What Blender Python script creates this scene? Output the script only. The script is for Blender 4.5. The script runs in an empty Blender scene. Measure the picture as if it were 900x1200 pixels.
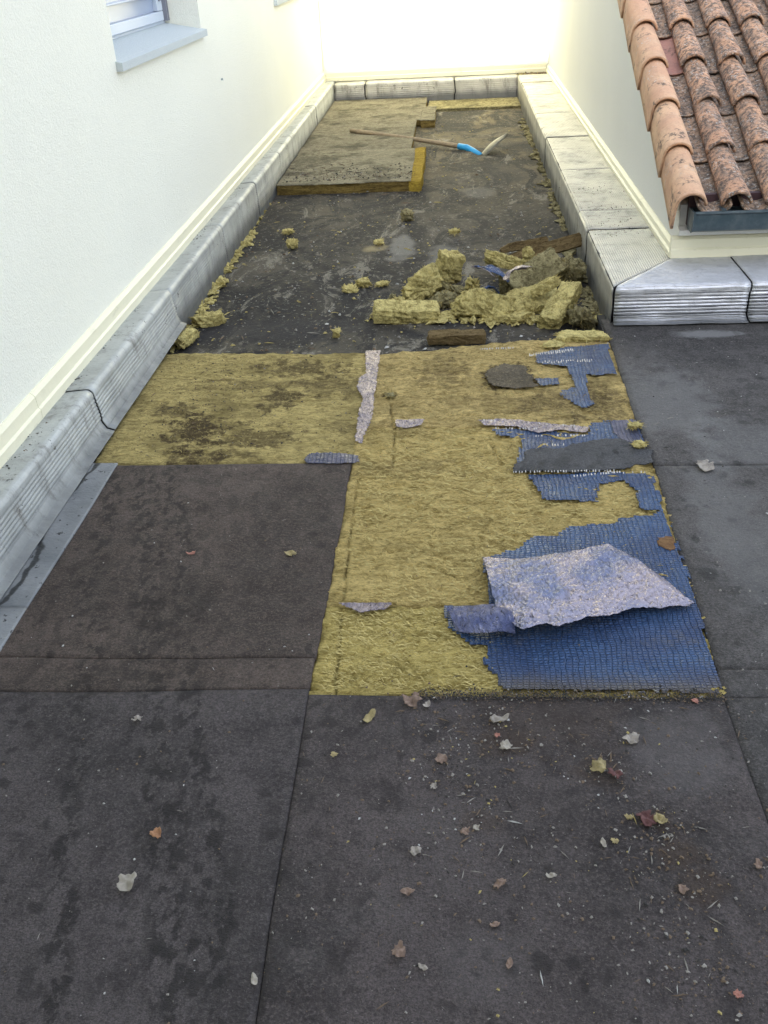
import bpy, bmesh, math, random
import numpy as np
from mathutils import Matrix, Vector, Euler
R = math.radians
SC = bpy.context.scene
COL = SC.collection
rnd = random.Random(7)
RS = np.random.RandomState(11)

# ------------------------------------------------------------------ camera
FPX = 1100.0; CAMH = 1.56
YAW, PITCH, ROLL = -.09255748, .55089442, .05744127
_f = np.array([math.sin(YAW)*math.cos(PITCH), math.cos(YAW)*math.cos(PITCH), -math.sin(PITCH)])
_r = np.array([math.cos(YAW), -math.sin(YAW), 0.]); _d = np.cross(_f, _r)
_c, _s = math.cos(ROLL), math.sin(ROLL)
RIGHT = _c*_r+_s*_d; DOWN = -_s*_r+_c*_d; FWD = _f
cam = bpy.data.cameras.new('camera'); camo = bpy.data.objects.new('camera', cam); COL.objects.link(camo)
camo.matrix_world = Matrix(((RIGHT[0], -DOWN[0], -FWD[0], 0), (RIGHT[1], -DOWN[1], -FWD[1], 0),
                            (RIGHT[2], -DOWN[2], -FWD[2], CAMH), (0, 0, 0, 1)))
cam.sensor_fit = 'VERTICAL'; cam.sensor_height = 24; cam.lens = FPX/1200*24
cam.clip_start = .05; cam.clip_end = 2000
SC.camera = camo

# ------------------------------------------------------------------ sky and sun
SUN_EL = 28.0; SUN_ROT = 180.0            # sun low behind the camera, over the added shade block at the back
w = bpy.data.worlds.new('World'); SC.world = w; w.use_nodes = True
nt = w.node_tree; bgn = nt.nodes['Background']
sky = nt.nodes.new('ShaderNodeTexSky'); sky.sky_type = 'NISHITA'; sky.sun_disc = False
sky.sun_elevation = R(SUN_EL); sky.sun_rotation = R(SUN_ROT); sky.air_density = 1.0; sky.dust_density = 2.0
hs = nt.nodes.new('ShaderNodeHueSaturation'); hs.inputs['Saturation'].default_value = .45
nt.links.new(sky.outputs[0], hs.inputs['Color']); nt.links.new(hs.outputs[0], bgn.inputs[0])
bgn.inputs[1].default_value = .15
sl = bpy.data.lights.new('sun', 'SUN'); sl.energy = 4.5; sl.angle = R(.6); sl.color = (1, .90, .62)
so = bpy.data.objects.new('sun', sl); COL.objects.link(so)
so.rotation_euler = (R(90-SUN_EL), 0, 0)   # shines towards +Y and down
so.location = (0, -8, 14)
SC.view_settings.view_transform = 'Standard'; SC.view_settings.look = 'None'
SC.view_settings.exposure = 2.3; SC.view_settings.gamma = 1

# ------------------------------------------------------------------ helpers
def ray(px, py):
    return (px-450)*RIGHT+(py-600)*DOWN+FPX*FWD
def G(px, py, z=0.):
    "point of the level z that the photograph shows at a pixel"
    q = ray(px, py); t = (z-CAMH)/q[2]; return np.array([0, 0, CAMH])+q*t
def GY(px, py, y):
    q = ray(px, py); return np.array([0, 0, CAMH])+q*(y/q[1])

def _h(ix, iy, seed):
    n = (ix.astype(np.int64)*374761393+iy.astype(np.int64)*668265263+seed*982451653) & 0xffffffff
    n = ((n ^ (n >> 13))*1274126177) & 0xffffffff
    n = n ^ (n >> 16)
    return (n & 0xffff)/65535.0*2-1
def noise2(x, y, seed=0):
    x = np.asarray(x, float); y = np.asarray(y, float)
    ix = np.floor(x); iy = np.floor(y); fx = x-ix; fy = y-iy
    u = fx*fx*(3-2*fx); v = fy*fy*(3-2*fy)
    a = _h(ix, iy, seed); b = _h(ix+1, iy, seed); c = _h(ix, iy+1, seed); d = _h(ix+1, iy+1, seed)
    return (a*(1-u)+b*u)*(1-v)+(c*(1-u)+d*u)*v
def fbm(x, y, oct=4, seed=0):
    s = 0; a = 1.; t = 0
    for i in range(oct):
        s = s+a*noise2(x*2**i, y*2**i, seed+i*17); t += a; a *= .5
    return s/t

def tag(o, label=None, cat=None, group=None, kind=None):
    if label: o['label'] = label
    if cat: o['category'] = cat
    if group: o['group'] = group
    if kind: o['kind'] = kind
    return o
def empty(name, loc=(0, 0, 0), rz=0, parent=None):
    o = bpy.data.objects.new(name, None); COL.objects.link(o); o.location = loc; o.rotation_euler = (0, 0, rz)
    o.empty_display_size = .1
    if parent: o.parent = parent
    return o
def mesh_obj(name, verts, faces, mats, parent=None, smooth=True, mi=None):
    me = bpy.data.meshes.new(name)
    me.from_pydata([tuple(map(float, v)) for v in verts] if not isinstance(verts, np.ndarray) else verts.tolist(), [], faces if not isinstance(faces, np.ndarray) else faces.tolist())
    for m in (mats if isinstance(mats, (list, tuple)) else [mats]): me.materials.append(m)
    if smooth: me.polygons.foreach_set('use_smooth', [True]*len(me.polygons))
    if mi is not None: me.polygons.foreach_set('material_index', mi)
    me.update()
    o = bpy.data.objects.new(name, me); COL.objects.link(o)
    if parent: o.parent = parent
    return o
def box_data(x0, x1, y0, y1, z0, z1):
    v = [(x0, y0, z0), (x1, y0, z0), (x1, y1, z0), (x0, y1, z0), (x0, y0, z1), (x1, y0, z1), (x1, y1, z1), (x0, y1, z1)]
    f = [(0, 3, 2, 1), (4, 5, 6, 7), (0, 1, 5, 4), (1, 2, 6, 5), (2, 3, 7, 6), (3, 0, 4, 7)]
    return v, f
def boxes(name, lst, mat, parent=None, bevel=0):
    V = []; F = []
    for b in lst:
        v, f = box_data(*b); n = len(V); V += v; F += [tuple(i+n for i in q) for q in f]
    o = mesh_obj(name, V, F, mat, parent, smooth=False)
    if bevel:
        m = o.modifiers.new('bevel', 'BEVEL'); m.width = bevel; m.segments = 2; m.limit_method = 'ANGLE'
    return o
def sheet(name, X, Y, Z, mat, parent=None, skirt=.008, inward=0.0):
    "grid surface with sides going down by skirt"
    nu, nv = X.shape
    V = np.stack([X.ravel(), Y.ravel(), Z.ravel()], 1)
    idx = np.arange(nu*nv).reshape(nu, nv)
    F = np.stack([idx[:-1, :-1].ravel(), idx[1:, :-1].ravel(), idx[1:, 1:].ravel(), idx[:-1, 1:].ravel()], 1)
    ring = np.concatenate([idx[:, 0], idx[-1, 1:], idx[-2::-1, -1], idx[0, -2:0:-1]])
    W = V[ring].copy(); W[:, 2] -= skirt
    n0 = len(V); k = len(ring); a = ring; b = np.roll(ring, -1); c = n0+np.roll(np.arange(k), -1); d = n0+np.arange(k)
    F2 = np.stack([a, d, c, b], 1)
    # outward orientation depends on handedness; faces are double sided in Cycles
    o = mesh_obj(name, np.concatenate([V, W]), np.concatenate([F, F2]), mat, parent)
    return o
def bil(c, nu, nv):
    a, b, cc, d = [np.array(p[:2]) for p in c]
    u = np.linspace(0, 1, nu)[:, None, None]; v = np.linspace(0, 1, nv)[None, :, None]
    P = (a*(1-u)+b*u)*(1-v)+(d*(1-u)+cc*u)*v
    return P[..., 0], P[..., 1]
def wig(X, Y, amp=.006, sc=2.3, seed=3):
    return X+amp*fbm(X*sc, Y*sc, 3, seed), Y+amp*fbm(X*sc+9, Y*sc+4, 3, seed+5)
def curved(name, pts, rad, mat, parent=None, n=10):
    "tube along points"
    V = []; F = []
    pts = [Vector(p) for p in pts]
    rad = rad if isinstance(rad, (list, tuple)) else [rad]*len(pts)
    up = Vector((0, 0, 1))
    for i, p in enumerate(pts):
        t = (pts[min(i+1, len(pts)-1)]-pts[max(i-1, 0)]).normalized()
        s = t.cross(up)
        if s.length < .01: s = Vector((1, 0, 0))
        s.normalize(); q = s.cross(t)
        for k in range(n):
            a = 2*math.pi*k/n; V.append(p+(s*math.cos(a)+q*math.sin(a))*rad[i])
    for i in range(len(pts)-1):
        for k in range(n):
            F.append((i*n+k, i*n+(k+1) % n, (i+1)*n+(k+1) % n, (i+1)*n+k))
    F.append(tuple(range(n))[::-1]); F.append(tuple((len(pts)-1)*n+k for k in range(n)))
    return mesh_obj(name, V, F, mat, parent)

# ------------------------------------------------------------------ materials
class NB:
    def __init__(s, name):
        s.m = bpy.data.materials.new(name); s.m.use_nodes = True; s.t = s.m.node_tree
        s.p = s.t.nodes['Principled BSDF']; s.tc = s.t.nodes.new('ShaderNodeTexCoord'); s.v = s.tc.outputs['Object']
    def L(s, a, b): s.t.links.new(a, b)
    def put(s, sock, val):
        if isinstance(val, bpy.types.NodeSocket): s.L(val, sock)
        elif isinstance(val, (tuple, list)) and sock.type == 'RGBA': sock.default_value = (*val[:3], 1)
        else: sock.default_value = val
    def node(s, typ, **k):
        n = s.t.nodes.new(typ)
        for a, b in k.items(): setattr(n, a, b)
        return n
    def vec(s, scale=(1, 1, 1), loc=(0, 0, 0), src=None, rot=(0, 0, 0)):
        n = s.node('ShaderNodeMapping'); s.L(src or s.v, n.inputs[0])
        n.inputs['Scale'].default_value = scale; n.inputs['Location'].default_value = loc; n.inputs['Rotation'].default_value = rot
        return n.outputs[0]
    def noise(s, scale, detail=4, rough=.55, vec=None, dist=0, col=False):
        n = s.node('ShaderNodeTexNoise'); s.L(vec or s.v, n.inputs['Vector'])
        n.inputs['Scale'].default_value = scale; n.inputs['Detail'].default_value = detail
        n.inputs['Roughness'].default_value = rough; n.inputs['Distortion'].default_value = dist
        return n.outputs[1 if col else 0]
    def vor(s, scale, vec=None, out=0, feature='F1', rand=1):
        n = s.node('ShaderNodeTexVoronoi', feature=feature); s.L(vec or s.v, n.inputs['Vector'])
        n.inputs['Scale'].default_value = scale; n.inputs['Randomness'].default_value = rand; return n.outputs[out]
    def ma(s, op, a, b=0., c=None, clamp=False):
        n = s.node('ShaderNodeMath', operation=op, use_clamp=clamp); s.put(n.inputs[0], a); s.put(n.inputs[1], b)
        if c is not None: s.put(n.inputs[2], c)
        return n.outputs[0]
    def rng(s, x, a, b, c=0., d=1., smooth=True):
        n = s.node('ShaderNodeMapRange', interpolation_type='SMOOTHSTEP' if smooth else 'LINEAR'); s.put(n.inputs[0], x)
        for i, q in enumerate((a, b, c, d)): n.inputs[i+1].default_value = q
        return n.outputs[0]
    def mix(s, f, a, b, mode='MIX'):
        n = s.node('ShaderNodeMix', data_type='RGBA', blend_type=mode); s.put(n.inputs[0], f); s.put(n.inputs[6], a); s.put(n.inputs[7], b)
        return n.outputs[2]
    def sep(s, v=None):
        n = s.node('ShaderNodeSeparateXYZ'); s.L(v or s.v, n.inputs[0]); return n.outputs
    def blob(s, x, y, r, ry=None, wob=.5, sc=9):
        "soft irregular spot at x, y"
        o = s.sep(); ry = ry or r
        a = s.ma('DIVIDE', s.ma('SUBTRACT', o[0], float(x)), r); b = s.ma('DIVIDE', s.ma('SUBTRACT', o[1], float(y)), ry)
        d = s.ma('SQRT', s.ma('ADD', s.ma('MULTIPLY', a, a), s.ma('MULTIPLY', b, b)))
        d = s.ma('ADD', d, s.ma('MULTIPLY', s.ma('SUBTRACT', s.noise(sc, 5, .6), .5), wob*3))
        return s.rng(d, 1.15, .55)
    def band(s, axis, a, b, soft):
        o = s.sep()[axis]
        return s.ma('MULTIPLY', s.rng(o, a-soft, a+soft), s.rng(o, b+soft, b-soft))
    def done(s, col, rough=.8, metal=0., bump=None, dist=.002, spec=None, strength=1.):
        s.put(s.p.inputs['Base Color'], col); s.put(s.p.inputs['Roughness'], rough); s.put(s.p.inputs['Metallic'], metal)
        if spec is not None: s.p.inputs['Specular IOR Level'].default_value = spec
        if bump is not None:
            b = s.node('ShaderNodeBump'); b.inputs['Distance'].default_value = dist; b.inputs['Strength'].default_value = strength
            s.L(bump, b.inputs['Height']); s.L(b.outputs[0], s.p.inputs['Normal'])
        return s.m

def bitumen(name, base, stain=.6, drips=False, pale=0., seed=0, extra=None):
    n = NB(name)
    v = n.vec(loc=(seed*3.1, seed*1.7, 0))
    big = n.noise(1.7, 5, .6, v, .4); mid = n.noise(9, 5, .65, v); fine = n.noise(260, 2, .7, v); fi2 = n.noise(90, 3, .7, v)
    c = n.mix(n.rng(big, .38, .62), tuple(k*.52 for k in base), tuple(k*1.5 for k in base)); c = n.mix(n.ma('MULTIPLY', n.rng(n.noise(24, 5, .75, v, .3), .44, .66), .45), c, tuple(k*1.9 for k in base))
    c = n.mix(n.ma('MULTIPLY', n.rng(mid, .5, .72), stain), c, tuple(k*.42 for k in base))
    c = n.mix(n.ma('MULTIPLY', n.rng(fi2, .5, .66), .6), c, tuple(min(k*1.9, .4) for k in base))
    c = n.mix(n.ma('MULTIPLY', n.rng(n.noise(55, 4, .8, v), .5, .64), .5), c, tuple(k*.5 for k in base)); c = n.mix(n.ma('MULTIPLY', n.rng(fine, .4, .6), .5), c, tuple(k*.35 for k in base), 'MIX')
    sp = n.rng(n.vor(190, v), .16, .08)
    gate = n.rng(n.noise(31, 2, .5, v), .5, .7)
    c = n.mix(n.ma('MULTIPLY', n.ma('MULTIPLY', sp, gate), .55), c, (.24, .23, .22))
    if pale:
        pm = n.rng(n.noise(2.6, 6, .7, n.vec(loc=(8, 3, 0))), .5, .75)
        c = n.mix(n.ma('MULTIPLY', pm, pale), c, (.16, .155, .15))
    gr = n.noise(140, 3, .8, v)
    c = n.mix(n.ma('MULTIPLY', n.rng(gr, .52, .68), .55), c, tuple(k*2.3 for k in base)); c = n.mix(n.ma('MULTIPLY', n.rng(gr, .47, .33), .6), c, tuple(k*.3 for k in base))
    # round drip spots
    vd = n.vec(loc=(0, 0, 0), src=n.ma and None)
    wob = n.noise(6, 3, .5, v, col=True)
    add = n.node('ShaderNodeVectorMath', operation='MULTIPLY_ADD'); n.L(wob, add.inputs[0]); add.inputs[1].default_value = (.12, .12, 0); n.L(n.v, add.inputs[2])
    vs = n.node('ShaderNodeTexVoronoi'); n.L(add.outputs[0], vs.inputs['Vector']); vs.inputs['Scale'].default_value = 25
    sepc = n.node('ShaderNodeSeparateColor'); n.L(vs.outputs['Color'], sepc.inputs[0])
    thr = n.ma('ADD', n.ma('MULTIPLY', n.ma('POWER', sepc.outputs[0], 1.6), .46), n.ma('MULTIPLY', n.ma('SUBTRACT', n.noise(60, 4, .75, v), .5), .55))
    spots = n.rng(n.ma('SUBTRACT', vs.outputs[0], thr), .06, -.16)
    reg = n.rng(n.noise(2.4, 3, .6, n.vec((1, .4, 1), (1.3, 5.1, 0))), .42, .55)
    c = n.mix(n.ma('MULTIPLY', n.ma('MULTIPLY', spots, reg), .75), c, tuple(k*.3 for k in base))
    sv = n.vec((1.6, .9, 1), (2.7, 1.1, 0))
    spl = n.rng(n.noise(13, 6, .72, sv, .5), .50, .60); st = n.rng(n.noise(3.2, 4, .6, n.vec((1, .18, 1), (4.1, 0, 0))), .42, .54)
    if drips:
        o_ = n.sep(); w1 = n.ma('MULTIPLY', n.ma('SUBTRACT', n.noise(4, 3), .5), .16); tk = 0.
        for (pa, pb, hw) in (((165, 560), (205, 1180), .05), ((205, 590), (262, 1190), .028), ((120, 620), (60, 1150), .02)):
            a_ = G(*pa); b_ = G(*pb); kx = (b_[0]-a_[0])/(b_[1]-a_[1])
            dx_ = n.ma('ABSOLUTE', n.ma('ADD', n.ma('SUBTRACT', o_[0], n.ma('ADD', n.ma('MULTIPLY', o_[1], float(kx)), float(a_[0]-kx*a_[1]))), w1))
            tk = n.ma('MAXIMUM', tk, n.rng(dx_, hw+.035, hw*.5))
        dots = n.rng(n.noise(24, 5, .7, n.vec((1.2, .8, 1), (6, 6, 0))), .47, .57)
        c = n.mix(n.ma('MULTIPLY', n.ma('MULTIPLY', dots, tk), .85), c, tuple(k*.25 for k in base))
    c = n.mix(n.ma('MULTIPLY', n.ma('MULTIPLY', spl, st), .5), c, tuple(k*.3 for k in base))
    if extra: c = extra(n, c)
    h = n.ma('ADD', n.ma('MULTIPLY', n.noise(300, 2, .8, v), .8), n.ma('MULTIPLY', fi2, 1.2))
    return n.done(c, n.rng(mid, .3, .8, .72, .95), 0, h, .006, .35)

def soilspots(n, c):
    for px, py, r, k in ((800, 1000, .05, .6), (770, 960, .035, .6), (585, 870, .08, .35), (560, 960, .05, .4), (700, 905, .06, .4), (640, 830, .2, .3), (820, 1040, .06, .5)):
        p = G(px, py); c = n.mix(n.ma('MULTIPLY', n.blob(p[0], p[1], r, r*.8, .8, 16), k), c, (.045, .028, .018))
    for px, py, r, k in ((800, 880, .13, .28), (560, 1130, .09, .12)):
        p = G(px, py); c = n.mix(n.ma('MULTIPLY', n.blob(p[0], p[1], r, r, .6, 7), k), c, (.15, .14, .14))
    return c
def palepatch(n, c):
    for px, py, rx, ry, k in ((830, 392, .17, .05, .75), (780, 470, .2, .35, .35), (860, 620, .12, .5, .3), (870, 520, .2, .2, .3)):
        p = G(px, py); c = n.mix(n.ma('MULTIPLY', n.blob(p[0], p[1], rx, ry, .6, 11), k), c, (.20, .20, .20))
    p = G(735, 672); c = n.mix(n.ma('MULTIPLY', n.blob(p[0]+.22, p[1], .03, .03, .4), .7), c, (.02, .02, .02))
    return c

M_bit_left = bitumen('bitumen brown', (.066, .050, .042), .45, True, seed=1)
M_bit_front = bitumen('bitumen charcoal', (.055, .047, .047), .6, True, .1, seed=2)
M_bit_mid = bitumen('bitumen littered', (.058, .048, .047), .55, False, .2, seed=3, extra=soilspots)
M_bit_right = bitumen('bitumen grey', (.066, .061, .059), .5, False, .3, seed=4, extra=palepatch)
M_bit_black = NB('bitumen black').done((.012, .012, .013), .8)

def deck_mat():
    n = NB('old deck felt')
    v = n.v; big = n.noise(1.5, 6, .65, v, .6); st = n.noise(3.2, 6, .7, n.vec((1, .35, 1)), .8)
    c = n.mix(n.rng(big, .35, .68), (.014, .013, .013), (.075, .066, .048))
    c = n.mix(n.ma('MULTIPLY', n.rng(st, .55, .75), .65), c, (.2, .18, .14))
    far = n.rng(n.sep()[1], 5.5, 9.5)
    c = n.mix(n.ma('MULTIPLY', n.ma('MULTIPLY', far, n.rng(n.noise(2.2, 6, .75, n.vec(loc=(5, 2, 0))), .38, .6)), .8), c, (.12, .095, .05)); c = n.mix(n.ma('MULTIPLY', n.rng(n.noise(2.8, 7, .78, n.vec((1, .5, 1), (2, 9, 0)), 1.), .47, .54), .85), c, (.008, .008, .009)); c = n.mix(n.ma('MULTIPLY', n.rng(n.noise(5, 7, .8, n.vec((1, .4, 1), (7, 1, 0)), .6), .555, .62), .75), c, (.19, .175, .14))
    c = n.mix(n.ma('MULTIPLY', n.rng(n.noise(14, 6, .75, v), .56, .7), .6), c, (.15, .125, .07))
    c = n.mix(n.ma('MULTIPLY', n.rng(n.noise(40, 4, .75, v), .58, .7), .7), c, (.3, .29, .26))
    for px, py, rx, ry, k, cc in ((470, 290, .09, .25, .5, (.26, .25, .22)), (520, 300, .1, .3, .35, (.26, .25, .22)), (560, 225, .12, .2, .35, (.2, .19, .16)), (440, 290, .1, .08, .6, (.33, .27, .14)), (420, 240, .2, .4, .3, (.03, .028, .025)), (590, 200, .15, .5, .5, (.025, .024, .025)), (330, 385, .4, .2, .6, (.022, .021, .023))):
        p = G(px, py, -.07); c = n.mix(n.ma('MULTIPLY', n.blob(p[0], p[1], rx, ry, .8, 5), k), c, cc)
    return n.done(c, .85, 0, n.ma('ADD', n.noise(60, 5, .7), n.ma('MULTIPLY', big, .5)), .006, .3)
M_deck = deck_mat()

def wool(name, light, dark, dirt=.3, blobs=(), horiz=True, grime=(.07, .05, .03)):
    n = NB(name)
    v = n.vec((1, 2.6, 2.6) if horiz else (1, 1, 1)); f1 = n.noise(22, 6, .72, v, 1.1); f2 = n.noise(110, 4, .75, v, .7); b = n.noise(4, 5, .65)
    lay = n.noise(7, 6, .72, n.vec((1, 3.4, 3.4), (4, 2, 1)) if horiz else v, 1.6)
    mid = tuple((a+c)/2 for a, c in zip(light, dark))
    c = n.mix(n.rng(f1, .36, .60), dark, light)
    c = n.mix(n.ma('MULTIPLY', n.rng(f2, .45, .7), .5), c, tuple(min(1, k*1.35) for k in light))
    c = n.mix(n.ma('MULTIPLY', n.rng(f2, .48, .3), .5), c, tuple(k*.45 for k in dark))
    c = n.mix(n.ma('MULTIPLY', n.rng(lay, .53, .66), .42), c, tuple(k*.8 for k in dark)); c = n.mix(n.ma('MULTIPLY', n.rng(lay, .46, .34), .55), c, tuple(min(1, k*1.25) for k in light))  # relief shading painted in: layer hollows darkened, crests lightened
    c = n.mix(n.ma('MULTIPLY', n.rng(b, .45, .7), dirt), c, tuple(k*.36 for k in mid))
    c = n.mix(n.ma('MULTIPLY', n.rng(n.noise(45, 5, .8), .6, .68), min(1, dirt*1.6)), c, grime)
    for (x, y, rx, ry, k) in blobs:
        c = n.mix(n.ma('MULTIPLY', n.ma('MULTIPLY', n.blob(x, y, rx*1.15, ry*1.15, 1.3, 17), n.rng(n.noise(70, 4, .8), .3, .52)), k), c, grime)
    h = n.ma('ADD', n.ma('ADD', n.ma('MULTIPLY', f1, 1.), n.ma('MULTIPLY', f2, .6)), n.ma('MULTIPLY', lay, -2.2))
    return n.done(c, 1., 0, h, .014, .1)
def gb(px, py, rx, ry, k, z=0): p = G(px, py, z); return (p[0], p[1], rx, ry, k)
WL, WD = (.70, .54, .215), (.35, .26, .09)
M_wool_mid = wool('rock wool torn', WL, WD, .22, [gb(470, 545, .18, .06, .35), gb(455, 462, .03, .03, .9), gb(480, 500, .1, .1, .3)])
M_wool_top = wool('rock wool trodden', (.68, .52, .22), (.32, .235, .09), .38, [gb(595, 440, .10, .11, .93), gb(455, 462, .025, .03, .9), gb(520, 435, .1, .14, .5), gb(660, 470, .15, .12, .5), gb(600, 470, .3, .06, .3), gb(705, 470, .08, .2, .55)])
M_wool_low = wool('rock wool fresh', (.66, .53, .19), (.33, .25, .075), .15)
M_wool_left = wool('rock wool grimy', (.62, .50, .205), (.31, .24, .095), .7,
    [gb(228, 505, .09, .14, .92), gb(205, 480, .10, .07, .75), gb(225, 535, .1, .05, .8), gb(330, 466, .09, .08, .8), gb(300, 510, .14, .10, .7), gb(310, 450, .25, .05, .5), gb(350, 430, .18, .08, .75), gb(390, 450, .12, .12, .5), gb(400, 500, .06, .05, .4), gb(270, 530, .1, .04, .6)])
M_wool_chunk = wool('rock wool lump', (.64, .55, .23), (.27, .22, .08), .3, horiz=False)
M_wool_dark = wool('rock wool dirty', (.36, .32, .17), (.11, .092, .045), .7, horiz=False)
M_board_face = wool('board face weathered', (.37, .34, .235), (.17, .15, .10), .8, [gb(360, 190, .25, .3, .5), gb(340, 205, .3, .08, .6), gb(450, 208, .1, .1, .6)], grime=(.04, .034, .026))
M_board_old = wool('board face old', (.33, .30, .21), (.14, .125, .085), .9, grime=(.035, .03, .025))
M_yellow = wool('fresh yellow edge', (.42, .30, .05), (.24, .16, .025), .25)
M_brown = wool('brown board skin', (.24, .175, .085), (.12, .085, .04), .3)

M_soil = NB('dark soil').done((.03, .024, .018), 1.)
def film_mat(name, base, hi, metal, rough, ribs=True, rib_v=.0095, rib_u=.014, tint=.4, dust=False):
    n = NB(name)
    wob = n.noise(7, 4, .6, col=True)
    add = n.node('ShaderNodeVectorMath', operation='MULTIPLY_ADD'); n.L(wob, add.inputs[0]); add.inputs[1].default_value = (.035, .03, 0); n.L(n.v, add.inputs[2])
    br = n.node('ShaderNodeTexBrick'); n.L(add.outputs[0], br.inputs['Vector'])
    br.inputs['Scale'].default_value = 1; br.inputs['Brick Width'].default_value = rib_u; br.inputs['Row Height'].default_value = rib_v
    br.inputs['Mortar Size'].default_value = .0028; br.inputs['Mortar Smooth'].default_value = 1.; br.offset = 0
    q = n.noise(60, 3, .6); big = n.noise(5, 5, .6, None, .5)
    c = n.mix(n.rng(big, .35, .7), base, hi)
    c = n.mix(n.ma('MULTIPLY', br.outputs['Fac'], n.rng(n.noise(12, 3), .35, .65, .1, .55)), c, tuple(k*.5 for k in base))
    c = n.mix(n.ma('MULTIPLY', n.rng(n.noise(30, 6, .8), .55, .72), tint), c, (.06, .06, .065))
    if dust:
        yy = n.ma('ADD', n.sep()[1], n.ma('MULTIPLY', n.ma('SUBTRACT', n.noise(9, 5, .7), .5), .09))
        c = n.mix(n.ma('MULTIPLY', n.rng(yy, 1.79, 1.70), .92), c, (.085, .075, .072))
        c = n.mix(n.ma('MULTIPLY', n.rng(n.noise(6, 6, .75, n.vec(loc=(3, 3, 0))), .56, .70), .55), c, (.10, .10, .11))
    h = n.ma('ADD', n.ma('MULTIPLY', br.outputs['Fac'], -1.3), n.ma('MULTIPLY', q, 2.6))
    return n.done(c, n.rng(n.noise(25, 4), .3, .7, rough, rough+.25), metal, h, .0045, .6)
M_blue = film_mat('blue quilted film', (.020, .052, .145), (.034, .09, .215), .3, .28, dust=True)
M_blue_grey = film_mat('grey blue film', (.07, .08, .14), (.17, .16, .22), .5, .35)

M_blue_clean = film_mat('blue film scrap', (.025, .06, .18), (.05, .12, .30), .3, .25)
def silver(name, a, b, crumple=1.):
    n = NB(name)
    v = n.vec((1, .45, 1), rot=(0, 0, .5)); f = n.noise(75, 5, .75, v, 1.2); g = n.noise(9, 5, .65, None, .6); k = n.vor(80, v)
    c = n.mix(n.rng(g, .36, .66), a, b)
    c = n.mix(n.ma('MULTIPLY', n.rng(f, .55, .7), .6), c, tuple(min(1, x*1.6) for x in b))
    c = n.mix(n.ma('MULTIPLY', n.rng(f, .46, .33), .7), c, tuple(x*.35 for x in a))
    h = n.ma('ADD', n.ma('MULTIPLY', f, 1.2), n.ma('MULTIPLY', k, .8))
    return n.done(c, n.rng(f, .3, .7, .22, .42), .85, h, .014*crumple, .8)
def foil():
    n = NB('thin crinkled foil'); g = n.noise(6, 4, .6, None, .5)
    c = n.mix(n.rng(g, .35, .65), (.19, .21, .31), (.37, .33, .37))
    h = n.ma('ADD', n.noise(130, 4, .7, n.vec((1, .5, 1))), n.ma('MULTIPLY', n.vor(110), 1.1))
    m = n.done(c, .24, 1., h, .0035, .6)
    tr = n.node('ShaderNodeBsdfTransparent'); mx = n.node('ShaderNodeMixShader'); mx.inputs[0].default_value = .13
    out = n.t.nodes['Material Output']; n.L(n.p.outputs[0], mx.inputs[1]); n.L(tr.outputs[0], mx.inputs[2]); n.L(mx.outputs[0], out.inputs[0])
    return m
M_flap = foil()
M_strip = silver('lilac foil strip', (.20, .18, .24), (.36, .31, .33))
M_glint = NB('foil glint').done((.50, .48, .44), .4, .6)

def alu(name, base, dirt, ribdir=None, pitch=.012, rough=.42, metal=.55, moss=0.):
    n = NB(name)
    b = n.noise(3.5, 6, .65, None, .5); s = n.noise(30, 6, .75); ss = n.noise(9, 6, .8, n.vec((1, 1, .3)))
    c = n.mix(n.rng(b, .35, .7), base, tuple(k*.75 for k in base))
    c = n.mix(n.ma('MULTIPLY', n.rng(ss, .50, .7), dirt), c, (.17, .16, .14))
    c = n.mix(n.ma('MULTIPLY', n.ma('MULTIPLY', n.rng(s, .6, .66), n.rng(n.noise(4.2, 4, .6, n.vec(loc=(3, 1, 7))), .5, .6)), dirt*1.9, clamp=True), c, (.045, .042, .04))
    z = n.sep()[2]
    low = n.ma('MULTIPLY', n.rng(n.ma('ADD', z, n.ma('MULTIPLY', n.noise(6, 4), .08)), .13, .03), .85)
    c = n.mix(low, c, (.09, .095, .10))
    h = n.ma('MULTIPLY', n.noise(20, 5, .6), .8)
    if ribdir is not None:
        co = n.sep()[ribdir]
        h = n.ma('ADD', h, n.ma('MULTIPLY', n.ma('SINE', n.ma('ADD', n.ma('MULTIPLY', co, 2*math.pi/pitch), n.ma('MULTIPLY', n.noise(8, 2), 1.2))), .22))
    return n.done(c, n.ma('ADD', rough, n.ma('MULTIPLY', n.rng(ss, .4, .7), .3)), metal, h, .0045, .5)
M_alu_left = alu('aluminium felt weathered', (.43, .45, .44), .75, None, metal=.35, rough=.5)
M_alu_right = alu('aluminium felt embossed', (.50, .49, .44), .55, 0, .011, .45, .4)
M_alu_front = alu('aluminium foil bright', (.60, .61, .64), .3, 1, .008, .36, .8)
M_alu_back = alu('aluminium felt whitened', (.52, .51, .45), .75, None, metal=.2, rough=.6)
def strip_mat():
    n = NB('grey flashing strip')
    c = n.mix(n.rng(n.noise(5, 5), .3, .7), (.115, .125, .135), (.20, .21, .22))
    c = n.mix(n.rng(n.noise(38, 4, .6, n.vec((1.3, 1, 1))), .63, .66), c, (.018, .02, .022))
    x = n.sep()
    line = n.ma('ABSOLUTE', n.ma('SUBTRACT', n.ma('ADD', x[0], n.ma('MULTIPLY', n.ma('SUBTRACT', n.noise(3.3, 4), .5), .16)), -1.285))
    c = n.mix(n.rng(line, .011, .004), c, (.02, .022, .024))
    return n.done(c, .55, .15, n.noise(60, 4), .003)
M_flash = strip_mat()

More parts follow.
